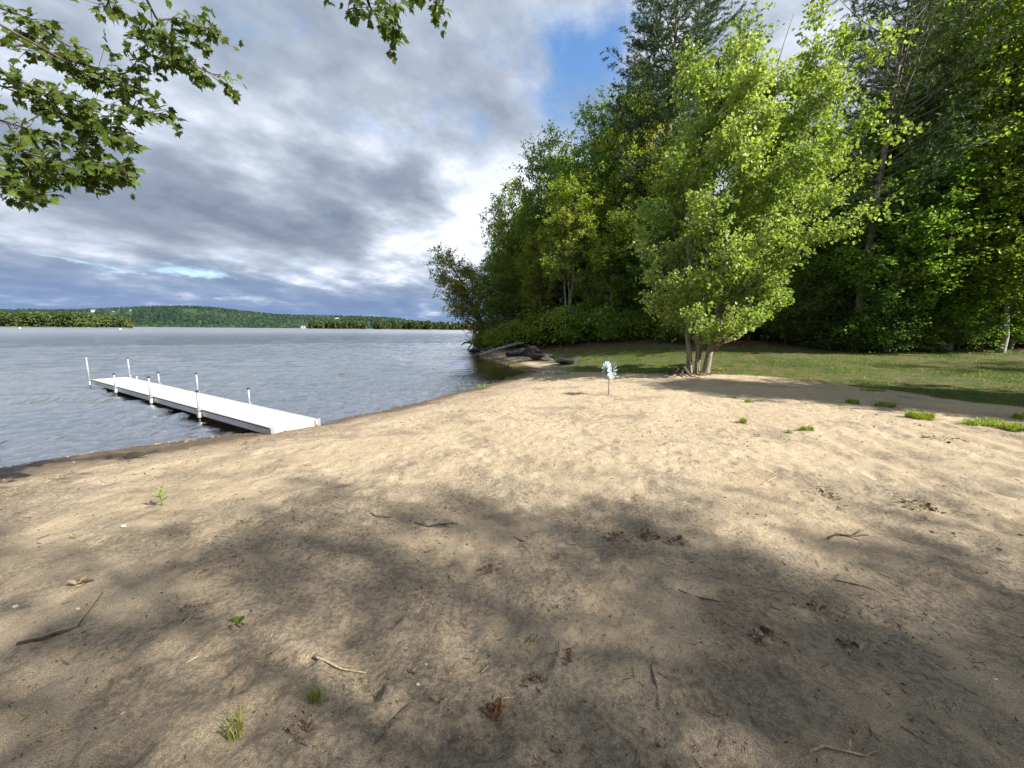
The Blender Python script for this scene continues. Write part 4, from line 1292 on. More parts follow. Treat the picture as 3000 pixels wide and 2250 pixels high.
# ------------------------------------------------------------------ maple overhead (trunk behind the camera)
HALF = [(0.20, -0.10), (0.26, 0.04), (0.52, 0.00), (0.41, 0.15), (0.66, 0.36), (0.42, 0.35), (0.45, 0.53), (0.23, 0.46), (0.25, 0.66), (0.12, 0.66)]
def maple_leaf_template(seed):
    r = np.random.RandomState(seed)
    ring = [(0, 0)] + HALF + [(0, 1.0)] + [(-x, y) for x, y in HALF[::-1]]
    ring = [(x*(1+0.12*r.randn()), y*(1+0.08*r.randn())) for x, y in ring]
    c1, c2 = 0.25+0.2*r.rand(), 0.15+0.25*r.rand()
    z = lambda x, y: -c1*x*x - c2*y*y + 0.10*abs(x)
    V = [(0, 0.28, z(0, 0.28))] + [(x, y, z(x, y)) for x, y in ring]
    n = len(ring)
    T = [(0, 1+i, 1+(i+1) % n) for i in range(n)]
    k = len(V)
    V += [(-0.012, -0.45, 0.10), (0.012, -0.45, 0.10), (0.0, 0.02, 0.0)]
    T.append((k, k+1, k+2))
    return np.array(V), np.array(T)

def build_overhead():
    rs = np.random.RandomState(91)
    base = np.array([-2.6, -3.9, gz(-2.6, -3.9)])
    o = new_obj('overhanging_maple', None, loc=base, label='maple tree with lobed leaves overhanging the top left of the view', cat='tree')
    z0 = base[2]
    rows = [(4.6, -3.0, 4.0, -3.5, 2.2), (6.0, -4.5, 5.5, -4.5, 4.6), (7.5, -5.0, 6.8, -5.0, 6.0), (9.0, -4.5, 6.5, -4.5, 6.0), (10.5, -3, 5, -3.2, 4.5), (12, -1, 2, -1, 1.5)]
    st = [stem((0, 0, 0), (0.05, 0.1, 1.5), (0.1, 0.3, 3.5), (0.4, 0.6, 6), (0.8, 0.8, 10))]
    tr, lb, cr = gen_tree(rs, rows, st, [0.27], 150, 9, 12, 0.13, LEAF6, shell=0.6, gap=0.55)
    tr[0].obj('trunk', M['maplebark'], o, True)
    sc1, sc2 = 0.3917, 0.2034
    B = []
    for pts, dep in (([(0, 340), (170, 340), (330, 380), (460, 440), (700, 500), (900, 560), (1040, 500)], 3.4),
                     ([(0, 520), (180, 620), (340, 715), (500, 735), (700, 790), (950, 850), (1200, 850)], 3.2),
                     ([(0, 1060), (200, 1150), (400, 1190), (560, 1220), (750, 1230), (960, 1230)], 3.0),
                     ([(0, 60), (150, 110), (300, 190), (400, 280), (520, 350)], 3.6),
                     ([(0, 900), (200, 960), (380, 1010), (560, 1060), (680, 1110)], 3.15),
                     ([(340, 715), (420, 830), (560, 900), (740, 950), (900, 1000)], 3.2),
                     ([(0, 640), (100, 680), (230, 720), (330, 790)], 3.3),
                     ([(460, 440), (640, 560), (800, 640), (990, 640)], 3.35),
                     ([(0, 1230), (130, 1270), (330, 1280), (560, 1330), (800, 1290)], 3.05)):
        B.append(([(x*sc1, y*sc1) for x, y in pts], dep, 'L'))
    B.append(([(x*sc1, y*sc1) for x, y in [(60, 1310), (100, 1380), (200, 1430), (310, 1460)]], 2.95, 'N'))
    B.append(([(x*sc1, y*sc1) for x, y in [(1090, -20), (1160, 120), (1250, 250), (1330, 380), (1400, 470), (1560, 540), (1640, 580)]], 3.3, 'T'))
    B.append(([(x*sc1, y*sc1) for x, y in [(1200, 150), (1330, 130), (1460, 190), (1590, 220)]], 3.3, 'N'))
    B.append(([(x*sc1, y*sc1) for x, y in [(1180, 170), (1150, 260), (1100, 300), (1180, 330)]], 3.25, 'N'))
    B.append(([(x*sc1, y*sc1) for x, y in [(800, -60), (810, 0), (825, 60)]], 3.3, 'T'))
    B.append(([(950+x*sc2, y*sc2) for x, y in [(615, -30), (640, 70), (700, 160), (780, 270), (880, 360), (950, 400)]], 3.2, 'T'))
    B.append(([(950+x*sc2, y*sc2) for x, y in [(900, -200), (920, -110), (950, 0)]], 3.2, 'T'))
    B.append(([(950+x*sc2, y*sc2) for x, y in [(1450, -260), (1540, -170), (1600, -60)]], 3.2, 'T'))
    B.append(([(950+x*sc2, y*sc2) for x, y in [(380, -160), (390, -60), (410, -20)]], 3.2, 'T'))
    hubL = np.array([-6.3, 1.0, 4.6])
    hubT = np.array([-2.4, 0.6, 5.6])
    hubT2 = np.array([-1.6, 0.9, 5.8])
    limbs = lb
    trunk_pt = base + np.array([0.1, 0.35, 3.9])
    for hb, r in ((hubL, 0.065), (hubT, 0.055), (hubT2, 0.045)):
        c = (trunk_pt+hb)/2 + np.array([0, 0, 0.9])
        limbs.tube(bez(trunk_pt, c, hb, 9)-base, np.linspace(r*1.5, r*0.45, 9), 8, cap=False)
    tpl = [maple_leaf_template(s) for s in range(5)]
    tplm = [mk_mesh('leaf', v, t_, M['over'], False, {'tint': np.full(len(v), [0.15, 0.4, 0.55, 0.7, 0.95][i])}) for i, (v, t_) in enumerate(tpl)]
    rest = MB()
    L = []
    for pts, dep, how in B:
        P = np.array([aty(u, v, dep + 0.10*math.sin(i*1.7+dep*9)) for i, (u, v) in enumerate(pts)])
        full = P
        if how == 'L':
            full = np.vstack([bez(hubL, hubL*0.45+P[0]*0.55+np.array([0, 0, 0.25]), P[0], 6)[:-1], P])
        elif how == 'T':
            hb = hubT if pts[0][0] < 800 else hubT2
            full = np.vstack([bez(hb, hb*0.5+P[0]*0.5+np.array([0, 0.2, 0.1]), P[0], 6)[:-1], P])
        limbs.tube(full-base, np.linspace(0.014 if how != 'N' else 0.006, 0.0035, len(full)), 6, cap=False)
        seg = np.linalg.norm(np.diff(P, axis=0), axis=1)
        cum = np.concatenate([[0], np.cumsum(seg)])
        tot = cum[-1]
        nt = max(4, int(tot/0.027))
        for k in range(nt):
            s = tot*(0.06 + 0.94*(k+rs.rand())/nt)
            b = np.array([np.interp(s, cum, P[:, j]) for j in range(3)])
            i = min(np.searchsorted(cum, s), len(P)-1)
            ax = P[i]-P[i-1]; ax /= np.linalg.norm(ax)
            d = ax*0.8 + rs.randn(3)*np.array([0.55, 0.75, 0.40]) + np.array([0, 0, -0.15])
            d /= np.linalg.norm(d)
            ln = rs.uniform(0.05, 0.20)
            e = b + d*ln
            limbs.tube([b-base, e-base], [0.0028, 0.0018], 4, cap=False)
            for q in range(rs.randint(3, 6)):
                pp = b + (e-b)*rs.uniform(0.35, 1.1) + rs.randn(3)*0.015
                dd = d*0.7 + rs.randn(3)*0.65 + np.array([0.15, 0, -0.40])
                nn = rs.randn(3)*0.55 + np.array([0.1, -0.75, 0.55])
                L.append((pp + dd/np.linalg.norm(dd)*0.04, dd, nn, 0.060*rs.uniform(0.65, 1.3)))
    order = rs.permutation(len(L))
    inview = []
    for i in order:
        q = CM.T @ (L[i][0]-np.array([0, 0, ZC]))
        u, v = 1500-q[0]*F_PX/q[2], 1125+q[1]*F_PX/q[2]
        inview.append(20 < u < 2980 and 20 < v)
    chosen = [i for i, f in zip(order, inview) if f][:300]
    cset = set(chosen)
    for i, (p, d, n, s) in enumerate(L):
        D = d/np.linalg.norm(d)
        X = np.cross(D, n); X /= np.linalg.norm(X)
        Z = np.cross(X, D)
        if i in cset:
            lo = new_obj('leaf', tplm[rs.randint(5)], o)
            Mt = Matrix(((X[0]*s, D[0]*s, Z[0]*s, p[0]-base[0]), (X[1]*s, D[1]*s, Z[1]*s, p[1]-base[1]), (X[2]*s, D[2]*s, Z[2]*s, p[2]-base[2]), (0, 0, 0, 1)))
            lo.matrix_local = Mt
        else:
            tv, tf = tpl[rs.randint(5)]
            rest.leaves((p-base)[None], D[None], n[None], np.array([s]), tv, tf, np.array([rs.rand()]))
    limbs.obj('limbs', M['darkbark'], o, True)
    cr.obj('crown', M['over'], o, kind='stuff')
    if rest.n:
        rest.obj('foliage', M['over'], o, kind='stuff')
build_overhead()

# ------------------------------------------------------------------ grass
def blades(mb, P, H, W, rs, lean=0.5, tint=None, seg=2):
    """curved blades: base points P, heights H, widths W"""
    n = len(P)
    a = rs.rand(n)*6.283
    ln = lean*rs.rand(n)
    dx, dy = np.cos(a), np.sin(a)
    sx, sy = -dy, dx
    b0 = P - np.stack([sx*W, sy*W, np.zeros(n)+0.004], -1)
    b1 = P + np.stack([sx*W, sy*W, np.zeros(n)-0.004], -1)
    tp = P + np.stack([dx*ln*H, dy*ln*H, H*np.sqrt(np.maximum(0.15, 1-0.5*ln**2))], -1)
    tint = tint if tint is not None else rs.rand(n)
    if seg == 1:
        V = np.stack([b0, b1, tp], 1).reshape(-1, 3)
        mb.add(V, T=np.arange(3*n).reshape(-1, 3), tint=np.repeat(tint, 3))
        return
    md = P + np.stack([dx*ln*H*0.25, dy*ln*H*0.25, H*0.58], -1)
    off = np.stack([sx*W*0.8, sy*W*0.8, np.zeros(n)], -1)
    V = np.stack([b0, b1, md+off, md-off, tp], 1).reshape(-1, 3)
    i = np.arange(n)[:, None]*5
    mb.add(V, Q=i+np.array([[0, 1, 2, 3]]), T=i+np.array([[3, 2, 4]]), tint=np.repeat(tint, 5))

def build_lawn():
    rs = np.random.RandomState(101)
    N = 380000
    y = 6.0 + 23*rs.rand(N)**0.8
    x = -2.0 + (30.0)*rs.rand(N)
    ld = lawn_d(x, y)
    jag = 0.5*vnoise(x, y, 0.9, 21) + 0.35*vnoise(x, y, 2.7, 22) + 0.2*vnoise(x, y, 7, 23)
    wd = wood_d(x, y)
    dens = sst(ld+jag*0.6, -0.1, 0.5)*(1-sst(wd+jag*2.5, -2.0, 0.6))*sst(shore_d(x, y), 1.2, 3)*(0.12+0.88*sst(vnoise(x, y, 1.1, 61)+vnoise(x, y, 0.35, 62)+0.4*vnoise(x, y, 4.0, 60), -0.25, 0.25))
    dens *= np.where(x < 5.5, 0.45, 1.0)
    k = rs.rand(N) < dens
    x, y = x[k], y[k]
    z = ground_z(x, y)
    n = len(x)
    pt = vnoise(x, y, 0.5, 63) + vnoise(x, y, 1.8, 64)
    mb = MB()
    blades(mb, np.stack([x, y, z], -1), rs.uniform(0.03, 0.075, n)*(1+0.8*sst(vnoise(x, y, 0.8, 65), 0.1, 0.4)), rs.uniform(0.004, 0.008, n), rs, 0.9, np.clip(0.45+0.55*pt+0.18*rs.randn(n), 0, 1), 1)
    mb.obj('lawn_grass', M['grass'], kind='stuff', label='short patchy grass of the lawn', cat='grass')
    # thin seedlings and grass round the cove and the rocks
    N = 26000
    y = 14 + 26*rs.rand(N)
    x = -4 + 9*rs.rand(N)
    d = shore_d(x, y)
    dens = sst(vnoise(x, y, 1.0, 66)+0.5*vnoise(x, y, 3, 67), -0.02, 0.28)*sst(d, -0.35, 0.1)*(1-sst(lawn_d(x, y), 0.3, 2))*(0.25+0.75*(1-sst(d, 0.5, 1.6)) + 0.6*sst(y, 23, 28))
    k = rs.rand(N) < dens
    x, y = x[k], y[k]
    mb = MB()
    blades(mb, np.stack([x, y, np.maximum(ground_z(x, y), ZW-0.05)], -1), rs.uniform(0.05, 0.15, len(x)), rs.uniform(0.006, 0.012, len(x)), rs, 0.7, None, 2)
    mb.obj('shore_seedlings', M['tuft'], kind='stuff', label='sparse green seedlings and sedge round the small cove', cat='grass')
build_lawn()

def tuft(u, v, R, H, n, label, mat='tuft', stretch=(1, 1), name='grass_tuft', group='grass tufts on the sand', tilt=0.8, width=0.0055, dry=0.15):
    p = on_ground(u, v)
    rs = np.random.RandomState(int(u*7+v) % 99991)
    o = new_obj(name, None, loc=p, label=label, cat='grass tuft', group=group)
    r = R*np.sqrt(rs.rand(n)); a = rs.rand(n)*6.28
    P = np.stack([r*np.cos(a)*stretch[0], r*np.sin(a)*stretch[1], np.zeros(n)], -1)
    P[:, 2] = ground_z(P[:, 0]+p[0], P[:, 1]+p[1]) - p[2] - 0.004
    mb = MB()
    tn = np.clip(0.4+0.25*rs.randn(n), 0, 0.85)
    blades(mb, P, H*rs.uniform(0.5, 1.1, n)*(1-0.4*r/R), np.full(n, width)*rs.uniform(0.7, 1.3, n), rs, tilt, tn, 2)
    mb.obj('blades', M[mat], o, kind='stuff')
    m2 = MB()
    k = max(4, int(n*dry))
    a = rs.rand(k)*6.28
    P2 = np.stack([R*0.8*np.cos(a)*stretch[0], R*0.8*np.sin(a)*stretch[1], np.zeros(k)+0.002], -1)
    P2[:, 2] = ground_z(P2[:, 0]+p[0], P2[:, 1]+p[1]) - p[2]
    blades(m2, P2, H*rs.uniform(0.3, 0.8, k), np.full(k, width), rs, 1.3, rs.rand(k), 2)
    m2.obj('dry_blades', M['dryleaf'], o, kind='stuff')
for (u, v, R, H, n, lab, st) in (
        (2694, 1226, 0.30, 0.17, 420, 'largest dense green grass tuft, centre of the row on the right sand', (1.15, 0.6)),
        (2882, 1246, 0.34, 0.13, 420, 'long spreading grass tuft right of the largest tuft', (1.5, 0.6)),
        (2592, 1190, 0.27, 0.12, 320, 'bright low grass tuft just left of the largest tuft', (1.3, 0.5)),
        (2496, 1181, 0.20, 0.12, 240, 'second grass tuft left of the largest one', (1.1, 0.6)),
        (2981, 1258, 0.26, 0.13, 300, 'grass tuft cut by the right picture edge, lower of two', (1.1, 0.7)),
        (2994, 1228, 0.20, 0.13, 220, 'grass tuft cut by the right picture edge, upper of two', (1.0, 0.7)),
        (2176, 1239, 0.08, 0.13, 90, 'small upright grass sprig alone below the maple', (1, 1)),
        (2362, 1260, 0.14, 0.10, 120, 'sparse straggly grass tuft left of the wheel ruts', (1.2, 0.7)),
        (2312, 1269, 0.06, 0.07, 60, 'tiny grass sprig beside the straggly tuft', (1, 1)),
        (2194, 1178, 0.13, 0.10, 110, 'pale grass tuft near the shade line under the maple', (1, 0.7)),
        (2151, 1167, 0.08, 0.06, 60, 'tiny flat grass sprig left of the pale tuft', (1, 1)),
        (2556, 1146, 0.36, 0.10, 260, 'flat grass patch spilling from the lawn edge onto the sand', (1.3, 0.5))):
    tuft(u, v, R*0.66, H*1.5, int(n*0.7), lab, stretch=(st[0], min(1.0, st[1]*1.4)), tilt=1.7)
tuft(925, 2050, 0.025, 0.115, 46, 'small green grass sprig nearest the bottom left, right of two', width=0.0018, dry=0.4, group='grass sprigs in the foreground')
tuft(690, 2150, 0.032, 0.125, 52, 'small green grass sprig nearest the bottom left, left of two', width=0.0018, dry=0.4, group='grass sprigs in the foreground')
for i, (u, v, lab) in enumerate(((1935, 1072, 'green grass tuft left of the root by the maple'), (1985, 1080, 'grass tuft between root and maple trunks'), (2110, 1085, 'pale dry grass tuft right of the maple trunks'),
                                 (1820, 1085, 'low green grass tuft behind the wind spinner'), (1905, 1088, 'small grass tuft left of the dark root'))):
    tuft(u, v, 0.26, 0.16, 160, lab, stretch=(1.4, 0.7), group='grass tufts by the maple', width=0.005, dry=0.9 if i == 2 else 0.2)
for (u, v, lab) in ((40, 1345, 'thin reeds in the water at the left picture edge'), (165, 1245, 'thin reeds standing in the water left of the dock'), (230, 1290, 'short reed sprigs in shallow water near the left shore'),
                    (1120, 1196, 'tiny reed sprig at the waterline right of the dock')):
    p = onz(u, v, ZW)
    rs = np.random.RandomState(int(u))
    o = new_obj('reeds', None, loc=(p[0], p[1], ZW), label=lab, cat='reeds', group='reeds in the shallows')
    n = 14
    P = np.stack([rs.randn(n)*0.12, rs.randn(n)*0.10, np.full(n, -0.3)], -1)
    mb = MB(); blades(mb, P, 0.3+0.22*rs.rand(n), np.full(n, 0.003), rs, 0.25, rs.rand(n)*0.4, 2)
    mb.obj('blades', M['grass'], o, kind='stuff')

# seedling with broad leaves on the left sand
p = on_ground(474, 1482)
o = new_obj('seedling', None, loc=p, label='upright leafy green seedling alone on the left sand', cat='plant')
mb = MB(); mb.tube([(0, 0, -0.03), (0.004, 0, 0.10), (0.0, 0.005, 0.20)], [0.005, 0.004, 0.002], 6); mb.obj('stalk', M['tuft'], o, True)
for k in range(9):
    a = k*2.4; z = 0.05+0.017*k
    l = 0.095-0.004*k
    mb = MB(); mb.leaves(np.array([[0, 0, z]]), np.array([[math.cos(a), math.sin(a), 0.75]]), np.array([[-math.cos(a)*0.6, -math.sin(a)*0.6, 1.0]]), np.array([l]),
                         [(0, 0, 0), (0.14, 0.35, 0.03), (0.12, 0.7, 0.0), (0, 1.0, -0.1), (-0.12, 0.7, 0.0), (-0.14, 0.35, 0.03)], [(0, 1, 2), (0, 2, 3), (0, 3, 4), (0, 4, 5)], np.array([0.2]))
    mb.obj('leaf', M['tuft'], o)

# ------------------------------------------------------------------ boulders, driftwood, roots
def boulder(u0, u1, vb, hpx, mat, label, seed, flat=0.0, sink=0.25, dep=1.0):
    a, b = on_ground(u0, vb), on_ground(u1, vb)
    c = (a+b)/2
    wd = np.linalg.norm((b-a)[:2])
    ht = 0.85*hpx/F_PX*c[1]
    rs = np.random.RandomState(seed)
    bm = bmesh.new()
    bmesh.ops.create_icosphere(bm, subdivisions=4, radius=1.0)
    pl = [rs.randn(3) for _ in range(11)]
    pl = [q/np.linalg.norm(q) for q in pl]
    off = [rs.uniform(0.55, 0.9) for _ in pl]
    V = np.array([v.co[:] for v in bm.verts])
    for q, k in zip(pl, off):
        e = V @ q - k
        V = V - np.maximum(e, 0)[:, None]*q[None]*0.92
    r = vnoise(V[:, 0]+V[:, 2], V[:, 1]-0.6*V[:, 2], 2.3, seed)*0.16 + vnoise(V[:, 0]-V[:, 2], V[:, 1]+V[:, 2], 6.5, seed+3)*0.06
    V = V*(1+r)[:, None]
    V -= (V.max(0)+V.min(0))/2
    V /= (V.max(0)-V.min(0))
    V *= np.array([wd, wd*0.75*dep, ht/(1-sink)])
    V[:, 2] += ht - V[:, 2].max()
    T_ = np.array([[v.index for v in f.verts] for f in bm.faces])
    bm.free()
    me = mk_mesh('boulder', V, T_, M[mat], True)
    new_obj('boulder', me, loc=c, label=label, cat='rock', group='boulders on the small cove')
boulder(1635, 1691, 1066, 21, 'rock', 'low oval dark boulder alone on the sand patch', 1, dep=0.9)
boulder(1487, 1522, 1043, 20, 'rock', 'squat dark block at the left end of the boulder group', 2)
boulder(1517, 1551, 1040, 24, 'rock', 'dark squared boulder, second of the group beside the driftwood', 3)
boulder(1543, 1580, 1040, 32, 'rock', 'tallest upright boulder of the group by the driftwood', 4)
boulder(1553, 1612, 1053, 22, 'rock', 'low dark slanting slab in front of the tallest boulder', 5)
boulder(1588, 1618, 1056, 15, 'palerock', 'paler grey wedge of rock at the right end of the group', 6)
boulder(1385, 1420, 1031, 12, 'rock', 'small dark rock under the roots at the point', 7)
boulder(1410, 1428, 1034, 8, 'palerock', 'small grey stone at the left end of the driftwood', 8)

def log(pts, rad, mat, name, label, cat, group=None, branches=(), sides=10, jit=0.25, lift=0.5, parent=None):
    """log or twig along ground pixels (u, v, lift in m)"""
    P = []
    for q in pts:
        g = on_ground(q[0], q[1])
        P.append(g + np.array([0, 0, (q[2] if len(q) > 2 else 0.0)]))
    P = np.array(P)
    base = P[0].copy()
    n = max(len(P)*3, 8)
    t = np.linspace(0, len(P)-1, n)
    Q = np.stack([np.interp(t, np.arange(len(P)), P[:, k]) for k in range(3)], -1)
    r = np.interp(t, np.linspace(0, len(P)-1, len(rad)), rad)
    Q[:, 2] += r*lift
    rs = np.random.RandomState(int(pts[0][0]*13+pts[0][1]) % 9999)
    Q[1:-1] += rs.randn(n-2, 3)*r[1:-1, None]*0.22
    if not branches:
        mb = MB(); mb.tube(Q-base, r, sides, True, 0.5, jit)
        return mb.obj(name, M[mat], None, True, base, label=label, cat=cat, group=group)
    o = new_obj(name, None, loc=base, label=label, cat=cat, group=group)
    mb = MB(); mb.tube(Q-base, r, sides, True, 0.5, jit); mb.obj('stem', M[mat], o, True)
    for bp in branches:
        bpts, br = bp
        B = np.array([on_ground(q[0], q[1]) + np.array([0, 0, q[2] if len(q) > 2 else 0.0]) for q in bpts])
        # the fork starts on the stem itself
        k = np.argmin(np.linalg.norm(Q-B[0], axis=1))
        B[0] = Q[k]
        B[1:, 2] += br*lift
        mb = MB(); mb.tube(B-base, np.linspace(br, br*0.4, len(B)), max(5, sides-3), True, 0.5, jit); mb.obj('branch', M[mat], o, True)
    return o

DW = 'driftwood on the cove'
log([(1556, 1087, 0.05), (1585, 1091), (1610, 1094), (1640, 1096), (1662, 1095)], [0.022, 0.05, 0.075, 0.095, 0.075], 'drift', 'driftwood_log',
    'bleached grey driftwood log lying on the sand in front of the boulders', 'log', DW, branches=[([(1600, 1093), (1577, 1096, 0.03)], 0.025), ([(1650, 1095), (1668, 1090, 0.06)], 0.03)], jit=0.4)
log([(1405, 1040), (1430, 1037, 0.1), (1460, 1032, 0.2), (1495, 1030, 0.45), (1535, 1028, 0.6)], [0.05, 0.12, 0.13, 0.10, 0.06], 'drift', 'fallen_driftwood',
    'long fallen silver grey trunk beside the boulders on the point', 'log', DW, branches=[([(1478, 1031, 0.3), (1487, 1032, 0.95)], 0.05), ([(1490, 1030, 0.3), (1515, 1030, 0.75), (1530, 1030, 0.85)], 0.04), ([(1450, 1033, 0.2), (1440, 1035, 0.5), (1430, 1036, 0.62)], 0.04)])
log([(1402, 1022, 0.2), (1385, 1022, 0.55), (1365, 1022, 0.75), (1350, 1024, 0.45)], [0.22, 0.16, 0.11, 0.04], 'darkbark', 'fallen_root',
    'black root mass jutting over the water at the tip of the point', 'root', DW, branches=[([(1385, 1022, 0.5), (1372, 1026, 0.1), (1366, 1027, -0.2)], 0.09), ([(1380, 1022, 0.6), (1362, 1024, 1.15)], 0.06), ([(1395, 1022, 0.3), (1380, 1030, 0.0), (1372, 1032, -0.2)], 0.08)])
log([(1504, 1016, 0.0), (1506, 1016, 0.5), (1509, 1016, 1.05)], [0.07, 0.05, 0.03], 'darkbark', 'dead_snag', 'short black dead snag sticking up behind the driftwood trunk', 'snag', DW)
log([(1395, 1027, 0.1), (1375, 1030, 1.2), (1352, 1030, 2.4), (1340, 1030, 3.0)], [0.05, 0.035, 0.02, 0.008], 'drift', 'dead_branch', 'bare grey dead branch slanting over the water at the point', 'branch', DW)
log([(2015, 1097, 0.0), (2000, 1095, 0.16), (1990, 1094, 0.22), (1978, 1097, 0.10), (1968, 1100)], [0.07, 0.09, 0.06, 0.05, 0.02], 'darkbark', 'tree_root', 'humped black root beside the maple trunks', 'root', None,
    branches=[([(1995, 1095, 0.16), (1997, 1101, 0.02), (2000, 1106)], 0.035), ([(2005, 1096, 0.1), (2020, 1104, 0.02), (2050, 1108)], 0.03)])
log([(2805, 962, 0.05), (2850, 960, 0.05), (2885, 955, 0.25), (2918, 946, 0.6)], [0.03, 0.05, 0.045, 0.02], 'birch', 'fallen_birch', 'white fallen birch limb on the dark forest floor at right', 'log', DW)

# ------------------------------------------------------------------ twigs, leaves and litter on the sand
TW = 'fallen twigs on the sand'
TWIGS = [
    ([(921, 1925), (965, 1948, 0.01), (1010, 1968, 0.008), (1071, 1972)], 0.0058, 'paletwig', 'long curved tan stick above the right grass sprig', [([(1000, 1960), (1040, 1958, 0.012)], 0.003)]),
    ([(1216, 1533), (1250, 1544), (1290, 1540, 0.01), (1340, 1534)], 0.008, 'twig', 'dark branched stick, largest in the middle of the sand', [([(1250, 1542), (1230, 1530, 0.03)], 0.004), ([(1290, 1540), (1325, 1547)], 0.004)]),
    ([(1077, 1497), (1100, 1512), (1156, 1517)], 0.006, 'twig', 'dark bent stick up left of the largest one', []),
    ([(1662, 1594), (1728, 1592)], 0.005, 'paletwig', 'straight tan reed stalk lying right of centre', []),
    ([(1100, 2180), (1150, 2120, 0.004), (1198, 2062)], 0.003, 'twig', 'thin straight stick near the bottom, left of the rust coloured clump', []),
    ([(2372, 2205), (2410, 2194, 0.012), (2470, 2206, 0.008), (2559, 2222)], 0.005, 'paletwig', 'pale forked twig near the bottom right corner', [([(2480, 2207), (2490, 2180, 0.02), (2478, 2168, 0.012)], 0.0035), ([(2545, 2220), (2575, 2208, 0.015), (2572, 2185, 0.01)], 0.003)]),
    ([(2426, 1580), (2450, 1570, 0.012), (2500, 1572), (2545, 1568)], 0.007, 'twig', 'branched stick on the rutted sand at right', [([(2500, 1572), (2546, 1556, 0.04)], 0.004), ([(2470, 1572), (2520, 1584)], 0.004)]),
    ([(2231, 1420), (2274, 1405, 0.03)], 0.006, 'paletwig', 'short pale stick propped up beyond the branched stick', [([(2245, 1416), (2270, 1420)], 0.004)]),
    ([(2253, 1726), (2296, 1732)], 0.004, 'paletwig', 'short straight yellow straw right of centre', []),
    ([(1987, 1730), (2040, 1750), (2111, 1764)], 0.005, 'twig', 'long thin dark stick right of centre', [([(2010, 1738), (1995, 1745)], 0.003)]),
    ([(1906, 1960, 0.01), (1925, 2010), (1931, 2080)], 0.004, 'twig', 'thin stick lying away from the viewer at lower centre right', [([(1908, 1965), (1918, 1935, 0.02)], 0.0025)]),
    ([(151, 1853), (220, 1838), (289, 1823)], 0.004, 'paletwig', 'long straight tan straw at middle left', []),
    ([(10, 2246), (120, 2196), (241, 2142)], 0.003, 'paletwig', 'long tan straw in the bottom left corner', [([(185, 2167), (190, 2150, 0.01)], 0.002)]),
    ([(115, 2158), (205, 2133)], 0.003, 'paletwig', 'shorter tan straw above the corner straw', []),
    ([(392, 1786), (470, 1747)], 0.003, 'paletwig', 'thin pale straw left of the twig bundle', []),
    ([(578, 2130), (632, 2118)], 0.003, 'paletwig', 'short pale straw left of the grass sprigs', []),
    ([(524, 1838), (560, 1812, 0.012), (588, 1788)], 0.0035, 'drift', 'pale grey twig bundle at left', [([(560, 1812), (545, 1835, 0.01)], 0.0025), ([(570, 1802), (610, 1790, 0.02)], 0.0025), ([(555, 1815), (600, 1810, 0.01)], 0.0025)]),
    ([(50, 1890), (150, 1870, 0.01), (250, 1830)], 0.008, 'darkbark', 'dark weathered branch at the left edge', [([(150, 1868), (200, 1862, 0.02)], 0.004), ([(230, 1840), (300, 1745, 0.01), (300, 1735)], 0.004)]),
    ([(630, 1573), (680, 1575)], 0.005, 'twig', 'dark straight twig left of centre', []),
    ([(706, 1525), (728, 1543)], 0.004, 'twig', 'small bent twig below the dock end', []),
    ([(1505, 1575), (1545, 1592)], 0.006, 'twig', 'short dark twig at centre', []),
    ([(2450, 1700), (2500, 1712), (2540, 1722)], 0.0045, 'twig', 'dark twig on the right sand beyond the dark clumps', []),
    ([(2335, 1868), (2395, 1900)], 0.004, 'twig', 'thin dark twig between the dark clumps', []),
    ([(1290, 2120), (1310, 2070)], 0.003, 'paletwig', 'thin pale twig left of the rust coloured clump', []),
    ([(1470, 2048), (1505, 2044)], 0.004, 'paletwig', 'short pale straw just above the rust coloured clump', []),
    ([(2640, 2130), (2720, 2180)], 0.004, 'twig', 'dark twig near the bottom right', []),
]
for pts, r, mat, lab, br in TWIGS:
    log(pts, [r, r, r*0.6], mat, 'twig', lab, 'twig', TW, br, 6, 0.3, 0.7)

def leaf_clump(u, v, R, n, mat, label, size=0.05, seed=1, name='leaf_clump', cat='dead leaves'):
    p = on_ground(u, v)
    rs = np.random.RandomState(seed)
    mb = MB()
    a = rs.rand(n)*6.28; r = R*np.sqrt(rs.rand(n))
    C = np.stack([r*np.cos(a), r*np.sin(a), 0.004+0.02*rs.rand(n)*(1-r/R)], -1)
    C[:, 2] += ground_z(C[:, 0]+p[0], C[:, 1]+p[1]) - p[2]
    D = np.stack([rs.randn(n), rs.randn(n), 0.45*np.abs(rs.randn(n))], -1)
    N_ = rs.randn(n, 3)*0.5+np.array([[0, 0, 1]])
    tv = [(0, 0, 0), (0.22, 0.25, 0.14), (0.26, 0.6, 0.20), (0, 1.0, 0.05), (-0.26, 0.6, 0.20), (-0.22, 0.25, 0.14), (0, 0.5, -0.02)]
    tf = [(0, 1, 6), (1, 2, 6), (2, 3, 6), (3, 4, 6), (4, 5, 6), (5, 0, 6)]
    mb.leaves(C, D, N_, size*rs.uniform(0.5, 1.3, n), tv, tf, rs.rand(n))
    o = new_obj(name, None, loc=p, label=label, cat=cat, group='dead leaf clumps on the sand')
    mb.obj('leaves', M[mat], o, kind='stuff')
    m2 = MB()
    for k in range(max(3, n//4)):
        a = rs.rand()*6.28; q = np.array([rs.randn()*R*0.6, rs.randn()*R*0.6, 0.012])
        d = np.array([math.cos(a), math.sin(a), rs.uniform(0, 0.3)])*R*rs.uniform(0.4, 0.9)
        m2.tube([q, q+d*0.5+np.array([0, 0, 0.006]), q+d], 0.0022, 4, tint=rs.rand())
    m2.obj('stems', M['twig'], o, True, kind='stuff')
